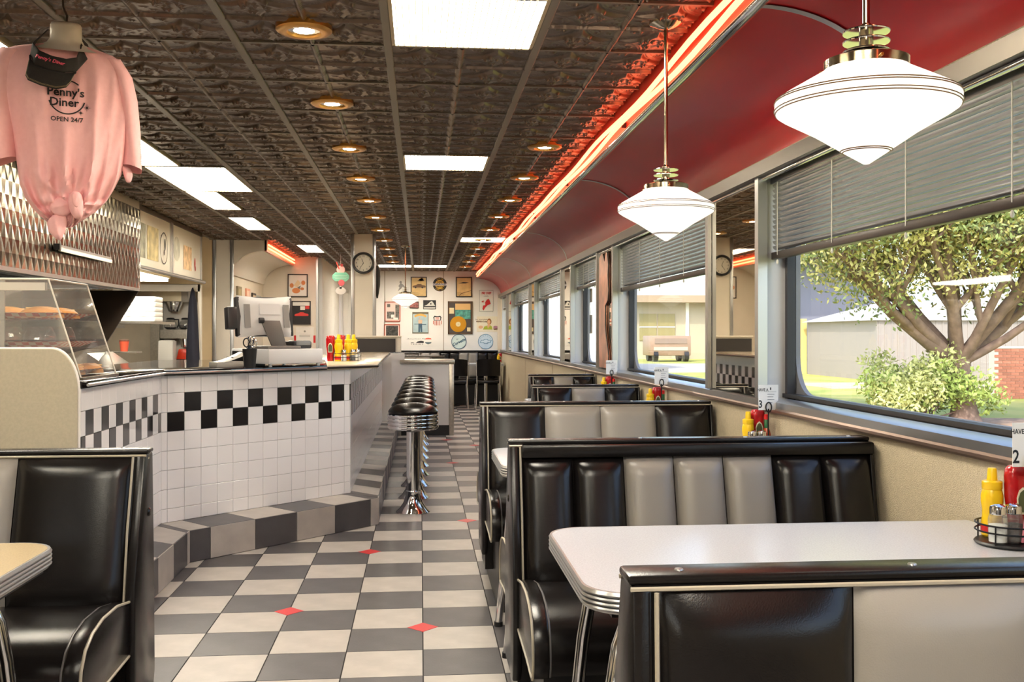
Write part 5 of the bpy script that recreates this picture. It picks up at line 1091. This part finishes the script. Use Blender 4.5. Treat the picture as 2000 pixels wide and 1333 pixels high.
botE = [(90, .055, 70), (74, .005, 88), (66, -.075, 112), (72, -.12, 128), (96, -.14, 136), (125, -.142, 140), (148, -.125, 136), (168, -.07, 110), (171, .0, 92), (168, .05, 82)]
def thick(fn, nu, nv, name, th=.003):
    b = MB().grid(fn, nu, nv); me_o = b.build(name, visb, vs, angle=60); md = me_o.modifiers.new('thickness', 'SOLIDIFY'); md.thickness = th; return me_o
def band(u, v): a = arc(topE, u); b = arc(botE, u); return SX(*[lerp(a[k], b[k], v) for k in range(3)])
vband = thick(band, 36, 6, 'band')
brE = [(66, -.08, 113), (58, -.15, 152), (62, -.165, 160), (84, -.175, 168), (112, -.18, 173), (130, -.175, 168), (138, -.16, 158), (147, -.13, 137)]
brI = [(66, -.076, 112), (69, -.10, 121), (74, -.122, 129), (92, -.139, 135), (112, -.143, 138), (128, -.143, 140), (140, -.134, 138), (148, -.126, 136)]
def brim(u, v): a = arc(brI, u); b = arc(brE, u); return SX(*[lerp(a[k], b[k], v) for k in range(2)], lerp(a[2], b[2], v)) if False else SX(lerp(a[0], b[0], v), lerp(a[1], b[1], v)-.012*sin(pi*v), lerp(a[2], b[2], v))
vbrim = thick(brim, 28, 8, 'brim')
for k, f_ in enumerate((.93, .88)): MB().tube([tuple(Vector(brim(u/28, f_))-back*.004) for u in range(1, 28)], .0006, 4).build('stitching', mat('tan thread', (150, 130, 96), .7), vbrim)
vb = BVHTree.FromPolygons(*(lambda b: ([Vector(v) for v in b.v], b.f))(MB().grid(band, 36, 6)))
def on_visor(px, py):
    o = Vector(SX(px, -.4, py)); h = vb.ray_cast(o, (Vector(SX(px, .1, py))-o).normalized()); return tuple((h[0] if h[0] else Vector(SX(px, -.14, py)))-back*.0035)
a_, b_ = shapes2d([('t', "Penny's Diner", 0, 0, 9.4, {'shear': .2, 'bold': .22, 'rot': -.2})]); MB().add([on_visor(101+x, 118-y) for x, y in a_], b_).build('visor_lettering', mat('pink thread', (240, 92, 120), .6), vband, smooth=False, recalc=False)

# ================================================================ OUTSIDE
ZG = -.3
gr = struct('ground_outside'); lawn_m = mat('sunlit lawn', (136, 148, 66), .95, noise=(.8, .2), col2=(180, 172, 92))
MB().box(1.66, 120, -40, 160, ZG-.2, ZG).build('lawn', lawn_m, gr); MB().box(-120, 1.66, -40, 160, ZG-.2, ZG-.11).build('paving', mat('paving', (186, 180, 170), .9), gr)
MB().box(11.8, 60, 27.5, 31, ZG, ZG+.01).build('dirt_path', mat('pale dirt', (180, 160, 134), .95, noise=(1.5, .1)), gr); MB().box(1.66, 60, 40, 52, ZG, ZG+.012).build('road', mat('pale concrete', (184, 176, 164), .9, noise=(.6, .06)), gr)
MB().prism([(9.2+2.6*cos(2*pi*i/24)*(1+.15*sin(5*i)), 16.1+1.7*sin(2*pi*i/24)*(1+.12*sin(3*i))) for i in range(24)], 'z', ZG, ZG+.015).build('leaf_litter', mat('leaf litter', (150, 122, 100), .95, noise=(6, .35)), gr)
bark = mat('tree bark', (142, 118, 104), .9, noise=(8, .2), bump=(20, .6))
leafm = [mat('leaf green', (128, 142, 84), .6, rnd=0, noise=(2.5, .35)), mat('leaf yellow', (188, 182, 112), .6, noise=(2.5, .25))]
def leaf_quads(b, c, r, n, size):
    for _ in range(n):
        d = Vector((random.gauss(0, 1), random.gauss(0, 1), random.gauss(0, 1))).normalized()*random.random()**.45
        p = Vector(c)+Vector((d.x*r[0], d.y*r[1], d.z*r[2]))
        n1 = Vector((random.uniform(-1, 1), random.uniform(-1, 1), random.uniform(-.4, 1))).normalized(); n2 = n1.orthogonal().normalized(); n2.rotate(Matrix.Rotation(random.uniform(0, 6.3), 3, n1)); n3 = n1.cross(n2)
        s = size*random.uniform(.6, 1.3)
        b.add([p-n2*s, p-n3*s*.45, p+n2*s, p+n3*s*.45], [(0, 1, 2, 3)])
tree = thing('shade_tree', 'large spreading leafy tree on the lawn outside the nearest window', 'tree', (9.55, 16.6, ZG)); tb = MB(); la, lb = MB(), MB()
def limb(p, d, L, r, depth):
    pts = [p]; dd = d.copy(); n = 5
    for i in range(n):
        dd = (dd+Vector((random.uniform(-.16, .16), random.uniform(-.16, .16), random.uniform(-.03, .14)))).normalized(); pts.append(pts[-1]+dd*L/n)
    tb.tube(pts, [r*(1-.5*i/n) for i in range(n+1)], 7, cap=False)
    if depth >= 3 or r < .02:
        c = pts[-1]; leaf_quads(la if random.random() < .62 else lb, c, (.75, .75, .6), 300, .048); return
    if depth >= 1: leaf_quads(la if random.random() < .5 else lb, pts[3], (.8, .8, .6), 150, .048)
    for k in range(4 if depth < 2 else 3):
        q = pts[random.choice((2, 3, 4, 5))]; a = random.uniform(0, 2*pi); e = (dd+Vector((cos(a), sin(a), random.uniform(-.25, .5)))*.85).normalized()
        limb(q, e, L*random.uniform(.6, .82), r*.52, depth+1)
base = Vector((9.55, 16.6, ZG))
tb.tube([base+Vector((0, 0, -.1)), base+Vector((-.02, 0, .25)), base+Vector((-.08, .02, .7)), base+Vector((-.12, 0, 1.15))], [.33, .22, .19, .2], 12)
fork = base+Vector((-.12, 0, 1.05))
for dx, dy, dz, L, r in ((-.8, -.1, .42, 2.6, .15), (-.55, .3, .75, 2.6, .14), (-.2, -.4, .95, 2.6, .13), (.1, .3, 1, 2.9, .14), (.5, -.3, .9, 2.6, .13), (.85, .2, .55, 2.6, .12), (.7, -.5, .35, 2.2, .09), (-.9, -.3, .75, 2.9, .12), (.2, -.6, .6, 2.2, .1)):
    limb(fork, Vector((dx, dy, dz)).normalized(), L, r, 0)
tb.build('trunk', bark, tree, angle=80, recalc=False)
tag(la.build('foliage', leafm[0], tree, smooth=False, recalc=False), kind='stuff'); tag(lb.build('foliage', leafm[1], tree, smooth=False, recalc=False), kind='stuff')
bush = thing('garden_shrub', 'pale green leafy shrub growing at the tree foot', 'shrub', (8.75, 16.7, ZG)); ba = MB(); bc = MB()
for k in range(26):
    c = Vector((8.8+random.gauss(0, .45), 16.5+random.gauss(0, .3), ZG+.3+abs(random.gauss(.35, .3)))); leaf_quads(ba if k % 2 else bc, c, (.38, .38, .34), 260, .05)
    if k < 12: tb2 = MB().tube([(8.8+random.gauss(0, .1), 16.6, ZG), tuple((c+Vector((8.8, 16.6, ZG)))*.5), tuple(c)], [.02, .012, .006], 5).build('stem', bark, bush)
tag(ba.build('foliage', mat('shrub leaf', (160, 180, 92), .6, noise=(3, .25)), bush, smooth=False, recalc=False), kind='stuff'); tag(bc.build('foliage', mat('shrub leaf pale', (196, 200, 130), .6, noise=(3, .2)), bush, smooth=False, recalc=False), kind='stuff')
# brick garden wall
bwl = thing('brick_wall', 'low brick garden wall behind the tree', 'wall', (15, 22.9, ZG)); mort = mat('mortar', (214, 196, 180), .9)
MB().box(13.9, 24, 22.86, 23.1, ZG, .93).build('mortar_core', mort, bwl)
brm = MB().box(.004, .206, -.012, .0, .004, .068).mesh('brick', smooth=False); brm.materials.append(mat('red brick', (170, 108, 86), .85, rnd=.18, noise=(8, .1)))
far_b = MB()
for r_ in range(17):
    for k in range(48):
        x = 13.9+.21*k-(.105 if r_ % 2 else 0)
        if x < 13.9: continue
        if k < 15: inst(brm, 'brick', bwl, (x, 22.86, ZG+.072*r_))
        else: far_b.box(x+.004, x+.206, 22.848, 22.86, ZG+.072*r_+.004, ZG+.072*r_+.068)
far_b.build('brick_field', _M['red brick'], bwl, smooth=False, recalc=False)['kind'] = 'stuff'
MB().box(13.88, 24.02, 22.84, 23.12, .93, .98).build('coping', mort, bwl)
shd = thing('white_shed', 'pale ribbed metal shed behind the tree', 'shed', (17.5, 33, ZG)); shm = mat('pale ribbed metal', (152, 144, 137), .5)
MB().box(15.3, 24, 32, 38, ZG, 1.75).build('wall', shm, shd); MB().prism([(15.1, 1.75), (24.2, 1.75), (19.6, 2.9)], 'y', 31.9, 38.1).build('roof', mat('white roof', (196, 194, 190), .4), shd)
rib = MB().box(0, .05, -.02, 0, 0, 2.0).mesh('rib'); rib.materials.append(shm)
for k in range(38): inst(rib, 'rib', shd, (15.35+.225*k, 32, ZG+.02))
gar = thing('open_garage', 'long white outbuilding with yellow posts across the lawn', 'building', (15, 40, ZG))
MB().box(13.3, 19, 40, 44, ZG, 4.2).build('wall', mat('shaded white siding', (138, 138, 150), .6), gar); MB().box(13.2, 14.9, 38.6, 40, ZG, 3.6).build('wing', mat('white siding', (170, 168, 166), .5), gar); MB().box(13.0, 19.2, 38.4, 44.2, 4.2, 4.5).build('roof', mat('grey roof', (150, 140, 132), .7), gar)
for k, x in enumerate((13.35, 15.2, 16.4, 17.6)): MB().box(x, x+.2, 38.3, 38.5, ZG, 1.9).build('post', mat('yellow post', (222, 196, 120), .6), gar)
for k in range(2): MB().box(15.1+1.5*k, 16.3+1.5*k, 39.96, 40, .2, 1.6).build('window', mat('dark pane', (128, 128, 140), .2), gar)
hs2 = thing('pale_house', 'pale low house across the road seen through the second window', 'house', (16, 62, ZG)); hm = mat('cream siding', (180, 166, 140), .7)
MB().box(13.2, 24, 62, 70, ZG, 3.3).build('wall', hm, hs2); MB().box(12.8, 24.4, 61, 70.5, 3.3, 3.75).build('fascia', mat('tan fascia', (160, 138, 110), .6), hs2); MB().box(14, 24, 63, 70, 3.75, 5.0).build('upper_wall', mat('white upper wall', (200, 198, 192), .5), hs2)
MB().prism([(18, 3.75), (22, 3.75), (22, 5.6), (19, 5.6)], 'y', 60.9, 61.2).build('gable', mat('grey gable', (190, 186, 186), .6), hs2)
for x0, x1 in ((13.9, 15.0), (15.1, 16.2), (19.0, 20.4)): wq = MB().box(x0, x1, 61.93, 62, .9, 2.6).build('window', mat('amber pane', (150, 138, 92), .2), hs2); MB().box(x0, x1, 61.9, 61.94, 1.72, 1.78).build('glazing_bar', whiteink, wq)
MB().box(16.9, 17.1, 61.9, 62, ZG, 3.3).build('downpipe', whiteink, hs2)
van = thing('parked_truck', 'tan flat-fronted truck parked before the pale house', 'truck', (14.5, 57, ZG)); MB().box(13.2, 15.6, 56, 58, ZG+.35, 1.2).build('body', mat('tan truck paint', (160, 130, 108), .4), van, bevel=.06); MB().box(13.4, 15.4, 55.98, 56.05, .35, .55).build('bumper', mat('pale bumper', (190, 178, 160), .4), van); MB().box(13.45, 15.35, 55.97, 56.02, .75, 1.05).build('windscreen', mat('dark windscreen', (150, 130, 116), .1), van)
for x in (13.4, 15.2):
    MB().cyl((x, 56.2, ZG+.33), (x+.25, 56.2, ZG+.33), .33, n=18).build('wheel', black_plain, van); MB().cyl((x, 57.7, ZG+.33), (x+.25, 57.7, ZG+.33), .33, n=18).build('wheel', black_plain, van)
car = thing('parked_car', 'pale blue car parked at the road edge', 'car', (20, 60, ZG)); MB().prism([(17.4, ZG+.3), (21, ZG+.3), (21, .55), (20.3, .65), (19.8, 1.15), (18.4, 1.15), (17.9, .62), (17.4, .55)], 'y', 57, 58.6).build('body', mat('pale blue paint', (160, 166, 178), .3), car, bevel=.05); MB().prism([(18.1, .66), (18.5, 1.08), (19.7, 1.08), (20.1, .66)], 'y', 56.98, 57.02).build('side_window', mat('car glass', (120, 124, 130), .1), car)
for x in (18.1, 20.3): MB().cyl((x, 56.95, ZG+.32), (x, 57.2, ZG+.32), .32, n=18).build('wheel', black_plain, car)
wht = thing('white_building', 'blank white building filling the farther windows', 'building', (6, 42, ZG)); MB().box(2.6, 8.3, 40, 46, ZG, 7.5).build('wall', mat('white render', (246, 244, 242), .7), wht); MB().box(2.55, 8.35, 39.95, 46, ZG, .25).build('plinth', mat('plinth grey', (214, 216, 222), .7), wht); MB().box(2.5, 8.4, 39.9, 46.1, 7.5, 7.7).build('parapet', mat('parapet', (230, 228, 224), .6), wht)
brs = mat('brown slat', (92, 70, 52), .6)
for k, (y0, y1, z0, z1) in enumerate(((9.98, 10.36, 1.6, 1.74), (9.98, 10.5, 1.28, 1.47))):
    t = thing('slatted_panel', ['upper brown slatted panel hung outside the third window', 'lower brown slatted panel hung outside the third window'][k], 'panel', (1.75, y0, z0)); MB().box(1.74, 1.75, y0, y1, z0, z1).build('backing', mat('tan backing', (150, 120, 88), .6), t)
    for j in range(7 if k == 0 else 9): MB().box(1.735, 1.74, y0+.02+j*.05, y0+.05+j*.05, z0+.02, z1-.02).build('slat', brs, t)
    for y in (y0+.05, y1-.05): MB().tube([(1.74, y, z1), (1.72, y, 2.05), (1.66, y, 2.06)], .003, 5).build('hanger', black_plain, t)
